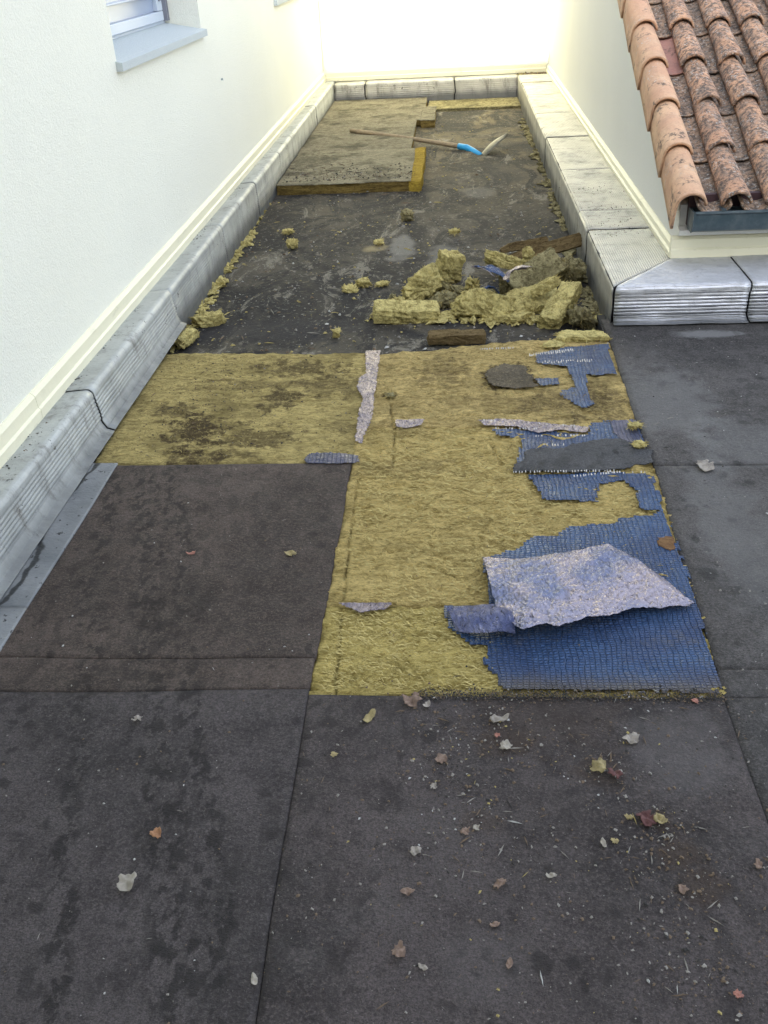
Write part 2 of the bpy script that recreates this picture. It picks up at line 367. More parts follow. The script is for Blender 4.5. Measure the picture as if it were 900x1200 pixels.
def stucco(name, c0):
    n = NB(name); c = n.mix(n.rng(n.noise(1.1, 4), .3, .7), c0, tuple(k*.965 for k in c0))
    h = n.ma('ADD', n.noise(140, 3, .6), n.ma('MULTIPLY', n.noise(45, 3), .7))
    return n.done(c, .92, 0, h, .0035, .2)
M_wall = stucco('white render', (.82, .825, .73))
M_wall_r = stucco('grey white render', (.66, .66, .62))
M_trim = NB('cream painted flashing'); 
M_trim = (lambda n: n.done(n.mix(n.ma('MULTIPLY', n.rng(n.noise(12, 6, .75, n.vec((1, .3, 1))), .56, .72), .4), (.76, .73, .55), (.45, .42, .32)), .55, 0, n.noise(15, 3), .003))(M_trim)
M_sill = stucco('pale stone sill', (.52, .57, .58))
M_frame = NB('white lacquer').done((.50, .56, .64), .45)
M_pane = NB('glass behind net curtain').done((.30, .36, .48), .3)
M_darkgap = NB('grey gasket').done((.20, .21, .25), .5)
M_gutter = (lambda n: n.done(n.mix(n.rng(n.noise(20, 5, .7), .4, .7), (.045, .07, .085), (.09, .115, .13)), .35))(NB('slate blue gutter'))
M_fascia = NB('dark red fascia').done((.06, .03, .035), .6)

def tile_mat(name, c0, c1, lichen, white):
    n = NB(name)
    oi = n.node('ShaderNodeObjectInfo'); cmb = n.node('ShaderNodeVectorMath', operation='MULTIPLY_ADD')
    cv = n.node('ShaderNodeCombineXYZ')
    for i in range(3): n.L(oi.outputs['Random'], cv.inputs[i])
    n.L(cv.outputs[0], cmb.inputs[0]); cmb.inputs[1].default_value = (31, 17, 9); n.L(n.v, cmb.inputs[2]); v = cmb.outputs[0]
    c = n.mix(n.rng(n.noise(6, 5, .6, v), .35, .7), c0, c1)
    c = n.mix(n.ma('MULTIPLY', oi.outputs['Random'], .4), c, (.52, .30, .19))
    c = n.mix(n.ma('MULTIPLY', n.rng(n.noise(90, 4, .7, v), .5, .75), .35), c, tuple(k*.5 for k in c1))
    g = n.rng(n.noise(8, 4, .7, v), .62-lichen*.3, .72-lichen*.3)
    sp = n.rng(n.noise(38, 7, .8, v, .4), .46, .56); c = n.mix(n.ma('MULTIPLY', n.rng(n.noise(11, 6, .75, v), .42, .66), min(.75, lichen*.75)), c, (.17, .15, .13))
    c = n.mix(n.ma('MULTIPLY', n.ma('MULTIPLY', g, sp), .85), c, (.075, .065, .06))
    w_ = n.ma('MULTIPLY', n.rng(n.noise(70, 5, .8, v), .565, .60), n.rng(n.noise(7, 3, .6, n.vec(loc=(4, 4, 4), src=v)), .55-white*.2, .7-white*.2))
    c = n.mix(n.ma('MULTIPLY', w_, .85), c, (.50, .50, .47))
    o_ = n.ma('MULTIPLY', n.rng(n.noise(14, 4, .6, n.vec(loc=(9, 2, 1), src=v)), .73, .76), .8)
    c = n.mix(o_, c, (.52, .30, .05))
    return n.done(c, .9, 0, n.ma('ADD', n.noise(60, 5, .7, v), n.ma('MULTIPLY', n.noise(15, 3, .6, v), 1.)), .005, .25)
M_tile_clean = tile_mat('terracotta pale', (.66, .44, .28), (.55, .33, .215), .25, .15)
M_tile = tile_mat('terracotta lichened', (.60, .35, .21), (.43, .245, .15), 1.0, .8)
M_tile_chan = tile_mat('channel tile grey', (.44, .30, .20), (.25, .18, .13), 1.2, 1.8)
M_tile_new = tile_mat('channel tile pink', (.45, .24, .20), (.36, .18, .16), .3, .2)

M_handle = (lambda n: n.done(n.mix(n.rng(n.noise(25, 5, .7, n.vec((1, 1, 6))), .35, .7), (.30, .23, .14), (.17, .13, .08)), .7, 0, n.noise(60, 4), .002))(NB('worn wood handle'))
M_socket = NB('bright blue paint').done((.03, .32, .62), .4)
M_blade = (lambda n: n.done(n.mix(n.rng(n.noise(30, 5, .7), .45, .65), (.13, .125, .10), (.07, .065, .055)), .45, .5))(NB('worn steel blade'))
def leafm(name, a, b):
    n = NB(name); return n.done(n.mix(n.rng(n.noise(55, 5, .7), .35, .7), a, b), .8, 0, n.noise(150, 3), .002)
M_leaf = {'brown': leafm('dry brown leaf', (.23, .16, .12), (.12, .08, .06)), 'grey': leafm('dry grey leaf', (.30, .27, .23), (.17, .15, .13)),
          'pale': leafm('pale dry leaf', (.33, .30, .25), (.24, .22, .18)), 'orange': leafm('orange leaf', (.34, .18, .09), (.22, .11, .055)),
          'yellow': leafm('yellow leaf', (.34, .28, .13), (.19, .155, .075)), 'red': leafm('dark red leaf', (.11, .045, .04), (.07, .025, .025)),
          'pink': leafm('pink bit', (.34, .15, .11), (.22, .1, .08))}
M_grit = [NB('pale grit').done((.24, .225, .20), .9), NB('brown grit').done((.14, .10, .065), .9), NB('dark grit').done((.03, .028, .026), .9),
          NB('olive crumbs').done((.34, .28, .11), 1.), NB('white grit').done((.42, .42, .40), .8)]
M_rdk = bitumen('bitumen scrap', (.055, .056, .06), .5, False, .3, seed=6)

# ------------------------------------------------------------------ ground, deck and felt
XL, XR, YB = -1.48, 1.05, 11.6
g = boxes('ground', [(-150, 150, -150, 300, -4.2, -4.0)], NB('street ground').done((.12, .115, .10), .9)); tag(g, kind='structure')
rb = boxes('roof_slab', [(-1.7, 6, -5, 12, -.4, -.11)], M_bit_black); tag(rb, kind='structure')
nx, ny = 70, 230
X, Y = np.meshgrid(np.linspace(-1.45, .85, nx), np.linspace(3.6, 11.5, ny), indexing='ij')
Z = -.07+.005*fbm(X*2, Y*2, 4, 5)+.002*fbm(X*14, Y*14, 3, 8)
o = sheet('deck', X, Y, Z, M_deck, None, .03); tag(o, kind='structure')

felt = empty('roof_felt'); tag(felt, kind='structure')
o = boxes('felt_underlay', [(-1.5, 6, -5, 1.695, -.09, -.0135), (-1.5, -.372, 1.697, 2.875, -.09, -.0135), (.66, 6, 1.697, 4.3, -.09, -.0135), (-1.5, .66, 1.697, 4.0, -.09, -.075)], M_bit_black, felt)
def felt_sheet(corners, mat, nu=60, nv=60, gap=.0011, seed=1, z=0.):
    c = np.array([p[:2] for p in corners]); m = c.mean(0)
    for i in range(4):
        d = m-c[i]; c[i] = c[i]+np.sign(d)*gap
    X, Y = bil(c, nu, nv); X, Y = wig(X, Y, .009, 2.6, 3)
    Z = z+.0028*fbm(X*1.6, Y*1.6, 3, 21)+.0006*fbm(X*30, Y*30, 2, 4)
    u = np.linspace(0, 1, nu)[:, None]; v = np.linspace(0, 1, nv)[None, :]
    e = np.minimum(np.minimum(u, 1-u)*abs(c[1][0]-c[0][0]), np.minimum(v, 1-v)*abs(c[3][1]-c[0][1]))
    Z = Z-.0022*np.exp(-e/.004)
    return sheet('felt_sheet', X, Y, Z, mat, felt, .012)
Y1, Y2 = 1.69, 1.825
felt_sheet([(-1.38, Y2), (-.362, Y2), (-.366, 2.86), (-1.38, 2.87)], M_bit_left, 90, 90, z=.001)
felt_sheet([(-1.38, Y1), (-.365, Y1+.02), (-.365, Y2), (-1.38, Y2)], M_bit_left, 90, 20)
felt_sheet([(-1.38, -.5), (-.33, -.5), (-.365, Y1+.02), (-1.38, Y1)], M_bit_front, 60, 120)
felt_sheet([(-.33, -.5), (.60, -.5), (.618, Y1), (-.365, Y1)], M_bit_mid, 70, 120, z=.001)
felt_sheet([(.60, -.5), (2.2, -.5), (2.2, Y1), (.618, Y1)], M_bit_right, 60, 70)
felt_sheet([(.618, Y1), (2.2, Y1), (2.2, 1.79), (.625, 1.79)], M_bit_right, 60, 12)
felt_sheet([(.625, 1.79), (2.2, 1.79), (2.2, 2.81), (.655, 2.81)], M_bit_right, 60, 50)
felt_sheet([(.655, 2.81), (2.2, 2.81), (2.2, 4.2), (.665, 4.2)], M_bit_right, 60, 60, z=.0015)
felt_sheet([(2.2, -.5), (5.9, -.5), (5.9, 4.2), (2.2, 4.2)], M_bit_right, 30, 30)
felt_sheet([(-1.38, -5), (5.9, -5), (5.9, -.5), (-1.38, -.5)], M_bit_front, 30, 30)
# grey aluminium flashing strip along the kerb foot
for (y0, y1) in ((2.03, 2.868), (.8, 2.027)):
    X, Y = bil([(-1.37, y0), (-1.205, y0), (-1.205, y1), (-1.37, y1)], 24, 80); X2, Y2_ = wig(X, Y, .004, 2.5, 12)
    Z = .0062+.002*fbm(X*5, Y*5, 3, 2)
    sheet('flashing_strip', X2, Y2_, Z, M_flash, felt, .006)

# ------------------------------------------------------------------ kerbs (foil-clad upstands round the roof)
def resample(P, step=.0034):
    out = [np.array(P[0], float)]
    for a, b in zip(P[:-1], P[1:]):
        a = np.array(a, float); b = np.array(b, float); k = max(1, int(np.linalg.norm(b-a)/step))
        for i in range(1, k+1): out.append(a+(b-a)*i/k)
    return np.array(out)
def ribbed(P, z0, z1, pitch=.0145, amp=.0017, sgn=1):
    Q = P.copy()
    for q in Q:
        if z0 < q[1] < z1: q[0] += sgn*amp*math.sin(2*math.pi*q[1]/pitch)
    return Q
def kerb_segment(prof, t0, t1, place, mat, parent, off=0, seed=0, dent=.0026, step=.03, skew0=None, skew1=None, noise_s=9):
    n = len(prof); L = abs(t1-t0); nt_ = max(4, int(L/step)); t = np.linspace(0, 1, nt_)[:, None]
    s0 = np.array([skew0(p) if skew0 else 0 for p in prof])[None, :]; s1 = np.array([skew1(p) if skew1 else 0 for p in prof])[None, :]
    T = (t0+s0)*(1-t)+(t1+s1)*t
    S = np.repeat(prof[None, :, 0], nt_, 0); Zz = np.repeat(prof[None, :, 1], nt_, 0)
    arc = np.concatenate([[0], np.cumsum(np.linalg.norm(np.diff(prof, axis=0), axis=1))])[None, :]
    d = dent*fbm(T*noise_s, arc*noise_s+0*T, 3, seed+40)+.35*dent*fbm(T*45, arc*45+0*T, 2, seed+90)
    dx = np.gradient(prof[:, 0]); dz = np.gradient(prof[:, 1]); nn = np.hypot(dx, dz)+1e-9
    S = S+(d+off)*(dz/nn)[None, :]*-1; Zz = Zz+(d+off)*(dx/nn)[None, :]
    X, Y, Z = place(T, S, Zz)
    V = np.stack([X.ravel(), Y.ravel(), Z.ravel()], 1); idx = np.arange(nt_*n).reshape(nt_, n)
    F = np.stack([idx[:-1, :-1].ravel(), idx[1:, :-1].ravel(), idx[1:, 1:].ravel(), idx[:-1, 1:].ravel()], 1)
    o = mesh_obj('cladding_sheet', V, F, mat, parent)
    m = o.modifiers.new('thick', 'SOLIDIFY'); m.thickness = .0035; m.offset = -1
    return o
def kerb(label, prof_fn, seams, place, mat, core, off0=0, gap=.007, skewf=None):
    k = empty('kerb_upstand'); tag(k, label, 'kerb', 'foil clad kerbs around the roof')
    cv, cf = core
    mesh_obj('kerb_core', cv, cf, M_bit_black, k, smooth=False)
    for i, (a, b) in enumerate(zip(seams[:-1], seams[1:])):
        kerb_segment(prof_fn(i), a+gap/2, b-gap/2, place, mat, k, off=off0+.0015*((i*2) % 3), seed=i*7+int(abs(a)*10),
                     skew0=(skewf[0] if skewf and i == 0 else (lambda p, i=i: .012*noise2(p[1]*25, i*3.7, 5)+.02*max(0, .12-p[1]))),
                     skew1=(skewf[1] if skewf and skewf[1] and i == len(seams)-2 else (lambda p, i=i+1: .012*noise2(p[1]*25, i*3.7, 5)+.02*max(0, .12-p[1]))))
    return k
def rounded(P): return resample(P)
# left kerb: offset axis = x measured from the wall towards the roof
pl_far = ribbed(rounded([(0, .163), (.105, .172), (.116, .170), (.124, .161), (.127, .150), (.132, .03), (.130, -.072)]), -.02, .14)
pl_near = ribbed(rounded([(0, .163), (.105, .172), (.116, .170), (.124, .161), (.127, .150), (.140, .045), (.155, .018), (.185, .008)]), .05, .145)
place_l = lambda T, S, Z: (XL+S, T, Z)
core = box_data(XL, XL+.118, -4.9, YB-.02, -.1, .158)
lseams = [-2.1, -.6, .9, 2.0, 3.12, 4.26, 5.42, 6.5, 7.51, 8.61, 9.77, 11.25, 11.595]
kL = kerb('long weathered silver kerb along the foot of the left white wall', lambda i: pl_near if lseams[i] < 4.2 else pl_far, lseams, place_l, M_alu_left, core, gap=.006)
# right kerb: x from wall outwards to the left
pr = rounded([(0, .172), (.335, .172), (.346, .169), (.352, .160), (.354, .148), (.352, -.072)])
place_r = lambda T, S, Z: (XR-S, T, Z)
rseams = [4.14, 5.08, 5.47, 6.54, 7.69, 8.79, 9.88, 10.75, 11.35]
miter = lambda p: max(0, (.354-p[0]))*(.42/.354)
V, F = box_data(.7005, XR, 4.15, YB-.02, -.1, .1685); V[1] = (XR, 4.58, -.1); V[5] = (XR, 4.58, .1685)
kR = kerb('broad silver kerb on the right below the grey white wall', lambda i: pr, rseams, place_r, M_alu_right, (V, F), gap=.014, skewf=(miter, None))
# front-right kerb along X
pf = ribbed(rounded([(0, .172), (.405, .170), (.416, .167), (.422, .158), (.424, .148), (.430, .03), (.445, .008), (.47, .006)]), .035, .15, .0155, .0022)
place_f = lambda T, S, Z: (T, 4.565-S, Z)
fm = lambda p: -min(p[0], .424)*(.354/.424)+.354
V, F = box_data(.712, 5.9, 4.148, 4.56, -.1, .1665); V[3] = (1.06, 4.56, -.1); V[7] = (1.06, 4.56, .1665)
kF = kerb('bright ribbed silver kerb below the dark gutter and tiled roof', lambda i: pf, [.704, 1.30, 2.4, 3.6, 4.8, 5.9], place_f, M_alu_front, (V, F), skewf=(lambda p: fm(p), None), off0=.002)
# back kerb along X
pb = ribbed(rounded([(0, .155), (.225, .155), (.238, .152), (.243, .142), (.247, -.072)]), .0, .13, .02, .002)
place_b = lambda T, S, Z: (T, YB-S, Z)
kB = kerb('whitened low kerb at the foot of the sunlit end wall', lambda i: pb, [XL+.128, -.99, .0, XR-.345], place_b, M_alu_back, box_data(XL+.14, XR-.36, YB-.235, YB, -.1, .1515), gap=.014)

# ------------------------------------------------------------------ walls
def wall_holes(name, xf, thick, y0, y1, z0, z1, holes, mat, parent):
    "wall in a plane x = xf facing +x with rectangular openings (y0, y1, z0, z1)"
    ys = sorted({y0, y1, *[h[0] for h in holes], *[h[1] for h in holes]}); zs = sorted({z0, z1, *[h[2] for h in holes], *[h[3] for h in holes]})
    V = []; F = []
    def q(*p): n = len(V); V.extend(p); F.append((n, n+1, n+2, n+3))
    for a, b in zip(ys[:-1], ys[1:]):
        for c, d in zip(zs[:-1], zs[1:]):
            if any(h[0] <= a and b <= h[1] and h[2] <= c and d <= h[3] for h in holes): continue
            q((xf, a, c), (xf, b, c), (xf, b, d), (xf, a, d)); q((xf-thick, a, c), (xf-thick, a, d), (xf-thick, b, d), (xf-thick, b, c))
    for (a, b, c, d) in holes:
        e = xf-thick
        q((xf, a, c), (xf, a, d), (e, a, d), (e, a, c)); q((xf, b, c), (e, b, c), (e, b, d), (xf, b, d)); q((xf, a, d), (xf, b, d), (e, b, d), (e, a, d)); q((xf, a, c), (e, a, c), (e, b, c), (xf, b, c))
    q((xf, y0, z1), (xf, y1, z1), (xf-thick, y1, z1), (xf-thick, y0, z1)); q((xf, y0, z0), (xf, y0, z1), (xf-thick, y0, z1), (xf-thick, y0, z0))
    q((xf, y1, z0), (xf-thick, y1, z0), (xf-thick, y1, z1), (xf, y1, z1))
    return mesh_obj(name, V, F, mat, parent, smooth=False)
hL = empty('house', (0, 0, 0)); tag(hL, 'white rendered house wall with window along the left edge of the roof', 'house')
W1 = (4.47, 6.10, 1.115, 2.5); OFF = 4.27
W2 = (W1[0]+OFF, W1[1]+OFF, W1[2], W1[3])
wall_holes('wall', XL, .42, -4.9, 11.9, .10, 3.6, [W1, W2], M_wall, hL)
boxes('coping', [(XL-.45, XL+.04, -4.9, 11.62, 3.602, 3.66)], M_trim, hL)
# skirting profile extruded along Y
def extrude(name, prof, t0, t1, place, mat, parent, n=2):
    prof = np.array(prof); k = len(prof); T = np.linspace(t0, t1, n)
    V = []; F = []
    for t in T:
        for p in prof: V.append(place(t, p[0], p[1]))
    for i in range(n-1):
        for j in range(k): F.append((i*k+j, i*k+(j+1) % k, (i+1)*k+(j+1) % k, (i+1)*k+j))
    F.append(tuple(range(k))[::-1]); F.append(tuple((n-1)*k+j for j in range(k)))
    o = mesh_obj(name, V, F, mat, parent, smooth=False)
    return o
skp = [(-.01, .168), (.026, .168), (.028, .205), (.020, .212), (.018, .252), (.006, .266), (-.01, .268)]
for a, b in ((-4.8, -1.9), (-1.898, .4), (.402, 2.9), (2.902, 5.4), (5.402, 7.9), (7.902, YB)):
    extrude('skirting', skp, a, b, lambda t, s, z: (XL+s, t, z), M_trim, hL)
def make_window(parent, oy):
    wn = empty('window', (0, oy, 0), parent=parent)
    y0, y1, z0, z1 = W1; xr_ = XL-.205
    # fixed outer frame
    boxes('frame', [(xr_-.05, xr_, y0, y1, z0+.066, z0+.082), (xr_-.05, xr_, y0, y0+.05, z0+.084, z1), (xr_-.05, xr_, y1-.06, y1, z0+.084, z1), (xr_-.05, xr_, y0+.052, y1-.062, z1-.05, z1)], M_frame, wn, .004)
    ym = (y0+y1)/2+.32
    boxes('sash', [(xr_-.03, xr_+.018, y0+.055, y1-.085, z0+.085, z0+.135), (xr_-.03, xr_+.018, y1-.19, y1-.085, z0+.137, z1-.06), (xr_-.03, xr_+.018, y0+.055, y0+.13, z0+.137, z1-.06), (xr_-.03, xr_+.012, y0+.132, y1-.192, z0+.212, z0+.222)], M_frame, wn, .004)
    boxes('pane', [(xr_-.02, xr_-.008, y0+.13, y1-.19, z0+.137, z1-.06)], M_pane, wn)
    for a_, b_ in ((y1-.05, y1-.035), (y1-.022, y1-.008), (y0+.005, y0+.02)): boxes('shutter_track', [(xr_+.002, xr_+.03, a_, b_, z0+.08, z1)], M_darkgap, wn)
    boxes('latch', [(xr_+.0185, xr_+.026, y1-.155, y1-.12, z0+.185, z0+.215)], M_darkgap, wn, .002)
    V = [(XL+.03, y0-.02, z0-.012), (XL+.03, y1+.02, z0-.012), (XL+.03, y1+.02, z0+.022), (XL+.03, y0-.02, z0+.022),
         (xr_+.0, y0+.002, z0+.068), (xr_, y1-.002, z0+.068), (XL+.0, y0-.02, z0-.012), (XL, y1+.02, z0-.012), (XL, y0-.02, z0+.028), (XL, y1+.02, z0+.028), (XL, y0+.002, z0+.0283), (XL, y1-.002, z0+.0283)]
    F = [(0, 1, 2, 3), (3, 2, 9, 8), (10, 11, 5, 4), (0, 6, 7, 1), (1, 7, 9, 2), (0, 3, 8, 6)]
    s = mesh_obj('sill', V, F, M_sill, wn, smooth=False)
    return wn
make_window(hL, 0); make_window(hL, OFF)
nl = G(0, 0)
q = ray(259, 93); t_ = (XL)/q[0]; sp_ = np.array([0, 0, CAMH])+q*t_
o = boxes('wall_hook', [(XL-.005, XL+.014, sp_[1]-.003, sp_[1]+.003, sp_[2]-.006, sp_[2]+.006)], M_sill); tag(o, 'tiny grey hook in the white wall below the window', 'hook')

hB = empty('end_wall'); tag(hB, 'sunlit white end wall closing off the far side of the roof', 'wall')
boxes('wall', [(XL+.002, XR-.002, YB, YB+.3, .10, 3.4)], M_wall, hB)
extrude('skirting', skp, XL+.03, XR-.03, lambda t, s, z: (t, YB-s, z), M_trim, hB)
boxes('coping', [(XL+.05, XR, YB-.03, YB+.33, 3.402, 3.46)], M_trim, hB)

# unseen block added behind the camera to keep the roof in shade
nb = empty('added_shade_block', (0, -5, 0)); tag(nb, 'tall unseen block added behind the viewer to shade the roof', 'building')
TOP = .36+(YB+5)*math.tan(R(SUN_EL))
boxes('wall', [(-9, 9, -9.5, -.0, -4, TOP)], stucco('beige render', (.60, .55, .45)), nb)
for i in range(5):
    for j in range(3): boxes('window', [(-7.4+i*3.2, -6.2+i*3.2, -.03, .03, .6+j*3, 2.2+j*3)], M_pane, nb)

# ------------------------------------------------------------------ tiled outbuilding on the right
tb = empty('tiled_building'); tag(tb, 'low building on the right with lichened terracotta tile roof', 'building')
K = .38; YE = 4.43; ZC = .508
zr = lambda y: ZC+(y-YE)*K
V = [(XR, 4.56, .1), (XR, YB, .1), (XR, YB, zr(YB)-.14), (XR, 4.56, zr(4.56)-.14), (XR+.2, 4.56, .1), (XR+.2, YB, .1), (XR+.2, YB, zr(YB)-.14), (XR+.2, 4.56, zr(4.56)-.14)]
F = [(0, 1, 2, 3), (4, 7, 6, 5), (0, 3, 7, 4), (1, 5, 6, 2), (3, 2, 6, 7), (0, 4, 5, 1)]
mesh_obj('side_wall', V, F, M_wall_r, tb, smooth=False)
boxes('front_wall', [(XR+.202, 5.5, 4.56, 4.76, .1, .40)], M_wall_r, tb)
skr = [(-.01, .168), (.03, .168), (.032, .196), (.022, .203), (.020, .226), (.006, .238), (-.01, .24)]
for a, b in ((4.56, 7.0), (7.002, 9.4), (9.402, YB-.03)):
    extrude('skirting', skr, a, b, lambda t, s, z: (XR-s, t, z), M_trim, tb)
extrude('skirting', [(-.01, .176), (.03, .176), (.033, .215), (.024, .222), (.022, .262), (.008, .272), (-.01, .274)], XR-.03, 5.5, lambda t, s, z: (t, 4.556-s, z), M_trim, tb)
extrude('drip_ledge', [(0, .288), (.05, .288), (.05, .312), (0, .322)], XR-.005, 5.5, lambda t, s, z: (t, 4.558-s, z), M_wall_r, tb)
boxes('fascia', [(XR+.03, 5.5, 4.52, 4.555, .33, .47)], M_fascia, tb)
# gutter: open box profile with rolled lip and end cap
gp = [(0, .415), (0, .345), (.012, .328), (.075, .322), (.098, .332), (.103, .352), (.106, .405), (.114, .413), (.112, .421), (.098, .421), (.096, .405), (.094, .355), (.07, .334), (.015, .338), (.006, .35), (.006, .415)]
gt = empty('gutter', parent=tb)
extrude('gutter_channel', gp, XR+.035, 5.5, lambda t, s, z: (t, 4.515-s, z), M_gutter, gt)
extrude('end_cap', [(-.002, .418), (-.002, .34), (.012, .325), (.08, .32), (.104, .332), (.109, .36), (.11, .418)], XR+.028, XR+.0345, lambda t, s, z: (t, 4.515-s, z), M_gutter, gt)
for xx in (1.20, 1.75): boxes('bracket', [(xx, xx+.02, 4.405, 4.515, .4225, .4275)], M_gutter, gt)

def tile_mesh(name, r0, r1, L, mats, up=True, verge=False, flat=.92):
    "barrel tile: front end at y = 0, tapering to r1 at y = L"
    bm = bmesh.new(); N = 12; prof = []
    rows = []
    for yi, (y, r, lift) in enumerate(((0, r0, 0), (.006, r0*1.0, 0), (L*.35, r0*.35*0+r0+(r1-r0)*.35, 0), (L*.7, r0+(r1-r0)*.7, 0), (L, r1, 0))):
        o_ = []; i_ = []
        for k in range(N+1):
            a = math.pi*(k/N)
            x, z = -math.cos(a)*r, math.sin(a)*r*flat
            if not up: z = -z
            ti = r-.013
            xi, zi = -math.cos(a)*ti, math.sin(a)*ti*flat
            if not up: zi = -zi
            o_.append((x, y, z)); i_.append((xi, y, zi))
        if verge:
            fl = .115-.02*y/L
            o_ = [(-r*1.06, y, -fl), (-r*1.05, y, -fl*.5)]+o_; i_ = [(-r*1.06+.013, y, -fl), (-r*1.05+.013, y, -fl*.5)]+i_
        rows.append((o_, i_))
    vo = [[bm.verts.new(p) for p in r[0]] for r in rows]; vi = [[bm.verts.new(p) for p in r[1]] for r in rows]
    n = len(vo[0])
    for j in range(len(rows)-1):
        for k in range(n-1):
            bm.faces.new((vo[j][k], vo[j][k+1], vo[j+1][k+1], vo[j+1][k])); bm.faces.new((vi[j][k], vi[j+1][k], vi[j+1][k+1], vi[j][k+1]))
        bm.faces.new((vo[j][0], vo[j+1][0], vi[j+1][0], vi[j][0])); bm.faces.new((vo[j][-1], vi[j][-1], vi[j+1][-1], vo[j+1][-1]))
    for k in range(n-1): bm.faces.new((vo[0][k], vi[0][k], vi[0][k+1], vo[0][k+1]))
    bmesh.ops.recalc_face_normals(bm, faces=bm.faces)
    me = bpy.data.meshes.new(name); bm.to_mesh(me); bm.free(); me.materials.append(mats)
    for p in me.polygons: p.use_smooth = True
    return me
TL = .47
me_verge = tile_mesh('verge_tile', .072, .060, TL, M_tile_clean, verge=True)
me_cov = tile_mesh('cover_tile', .070, .056, TL, M_tile)
me_chan = tile_mesh('channel_tile', .078, .085, TL, M_tile_chan, up=False, flat=.62)
me_chn2 = tile_mesh('channel_tile', .078, .085, TL, M_tile_new, up=False, flat=.62)
roof = empty('tile_roof', parent=tb)
EX = .385; ang = math.atan(K)
cols = [1.072, 1.272, 1.465, 1.655, 1.845, 2.035, 2.225]
def tile(me, name, x, y, z, tilt, rz=0, roll=0, label=None):
    o = bpy.data.objects.new(name, me); COL.objects.link(o); o.parent = roof
    o.location = (x, y, z); o.rotation_euler = (ang-tilt, roll, rz)
    if label: o['label'] = label
    return o
for j in range(8):
    y = YE+j*EX
    for i, x in enumerate(cols):
        jx = rnd.uniform(-.006, .006); jr = rnd.uniform(-.02, .02)
        if i == 0: tile(me_verge, 'verge_tile', x-.004+jx*.4, y, zr(y)-.066, .045, jr*.5)
        else: tile(me_cov, 'cover_tile', x+jx, y+rnd.uniform(-.01, .01), zr(y)-.064, .045, jr, rnd.uniform(-.03, .03))
        if i < len(cols)-1:
            new = (i == 0 and j == 3)
            tile(me_chn2 if new else me_chan, 'channel_tile', (x+cols[i+1])/2+jx, y-.008+rnd.uniform(-.006, .006), zr(y)-.062, .03, jr*.5, 0, 'clean pink channel tile among the grey ones' if new else None)
V = [(XR-.01, 4.6, zr(4.6)-.155), (5.5, 4.6, zr(4.6)-.155), (5.5, YB+.3, zr(YB+.3)-.155), (XR-.01, YB+.3, zr(YB+.3)-.155)]
V += [(a, b, c+.025) for a, b, c in V]
F = [(0, 3, 2, 1), (4, 5, 6, 7), (0, 1, 5, 4), (1, 2, 6, 5), (2, 3, 7, 6), (3, 0, 4, 7)]
mesh_obj('roof_deck', V, F, M_tile_chan, tb, smooth=False)

# ------------------------------------------------------------------ insulation boards laid in the roof
def wool_relief(X, Y, seed=0, amp=1.):
    wx = fbm(X*5, Y*5, 3, seed+3)*.05
    h = .0055*fbm(X*5, Y*11, 4, seed)+.004*(1-np.abs(fbm(X*3+2, Y*9+wx*40, 4, seed+31))*2)*(fbm(X*4, Y*4, 2, seed+33) > 0)
    r = 1-np.abs(fbm(X*7+wx*10, Y*26+wx*60, 4, seed+9)); h = h+.015*(r**3-.5)
    r2 = 1-np.abs(fbm(X*16+wx*10, Y*70+wx*120, 3, seed+19)); h = h+.0042*(r2**2-.6)
    return h*amp
def wool_board(label, corners, mat, seed=0, amp=1., z=-.010, cuts=(), group='insulation boards bared in the roof', res=.0055, thick=.055, edge=.004):
    c = [np.array(p[:2]) for p in corners]
    nu = int(np.linalg.norm(c[1]-c[0])/res); nv = int(np.linalg.norm(c[3]-c[0])/res)
    X, Y = bil(c, nu, nv)
    Z = z+wool_relief(X, Y, seed, amp)
    u = np.linspace(0, 1, nu)[:, None]; v = np.linspace(0, 1, nv)[None, :]
    d = np.minimum(np.minimum(u, 1-u)*np.linalg.norm(c[1]-c[0]), np.minimum(v, 1-v)*np.linalg.norm(c[3]-c[0]))
    Z = Z-.006*np.exp(-d/.004)
    for (x0, y0, x1, y1, wd) in cuts:
        a = np.array([x0, y0]); b = np.array([x1, y1]); ab = b-a; t = np.clip(((X-x0)*ab[0]+(Y-y0)*ab[1])/(ab@ab), 0, 1)
        dd = np.hypot(X-x0-t*ab[0]+.003*fbm(X*20, Y*20, 2, 7), Y-y0-t*ab[1]); Z = Z-.014*np.exp(-(dd/wd)**2)
    wx = np.where((d < .02), 1, 0)*edge
    X = X+wx*fbm(X*40, Y*40, 2, seed+2); Y = Y+wx*fbm(X*40+5, Y*40, 2, seed+6)
    o = sheet('insulation_board', X, Y, Z, mat, None, thick); tag(o, label, 'insulation board', group)
    return o, (c, z)
def gg(px, py, z=0): return G(px, py, z)[:2]
def cut(p, q, wd=.004): a = gg(*p); b = gg(*q); return (a[0], a[1], b[0], b[1], wd)
XI0, XI1 = -.370, .668
b_top, _ = wool_board('trodden yellow board beside the curb corner with a dark round dirt patch', [(XI0+.02, 3.145), (XI1, 3.145), (XI1+.01, 4.05), (XI0+.025, 3.87)], M_wool_top, 3, .8, cuts=[cut((457, 470), (460, 500))], z=-.009)
M_patch = bitumen('dirt clod skin', (.10, .08, .05), .5, False, seed=9)
b_mid, _ = wool_board('largest torn yellow board left of the blue film and silver flap', [(XI0+.0, 2.052), (XI1-.018, 2.06), (XI1, 3.140), (XI0-.002, 3.140)], M_wool_mid, 5, 1.15,
    cuts=[cut((462, 497), (460, 545)), cut((430, 553), (515, 558)), cut((402, 700), (418, 560), .003), cut((500, 660), (535, 675), .006), cut((560, 625), (590, 640), .006), cut((575, 520), (590, 540), .005)])
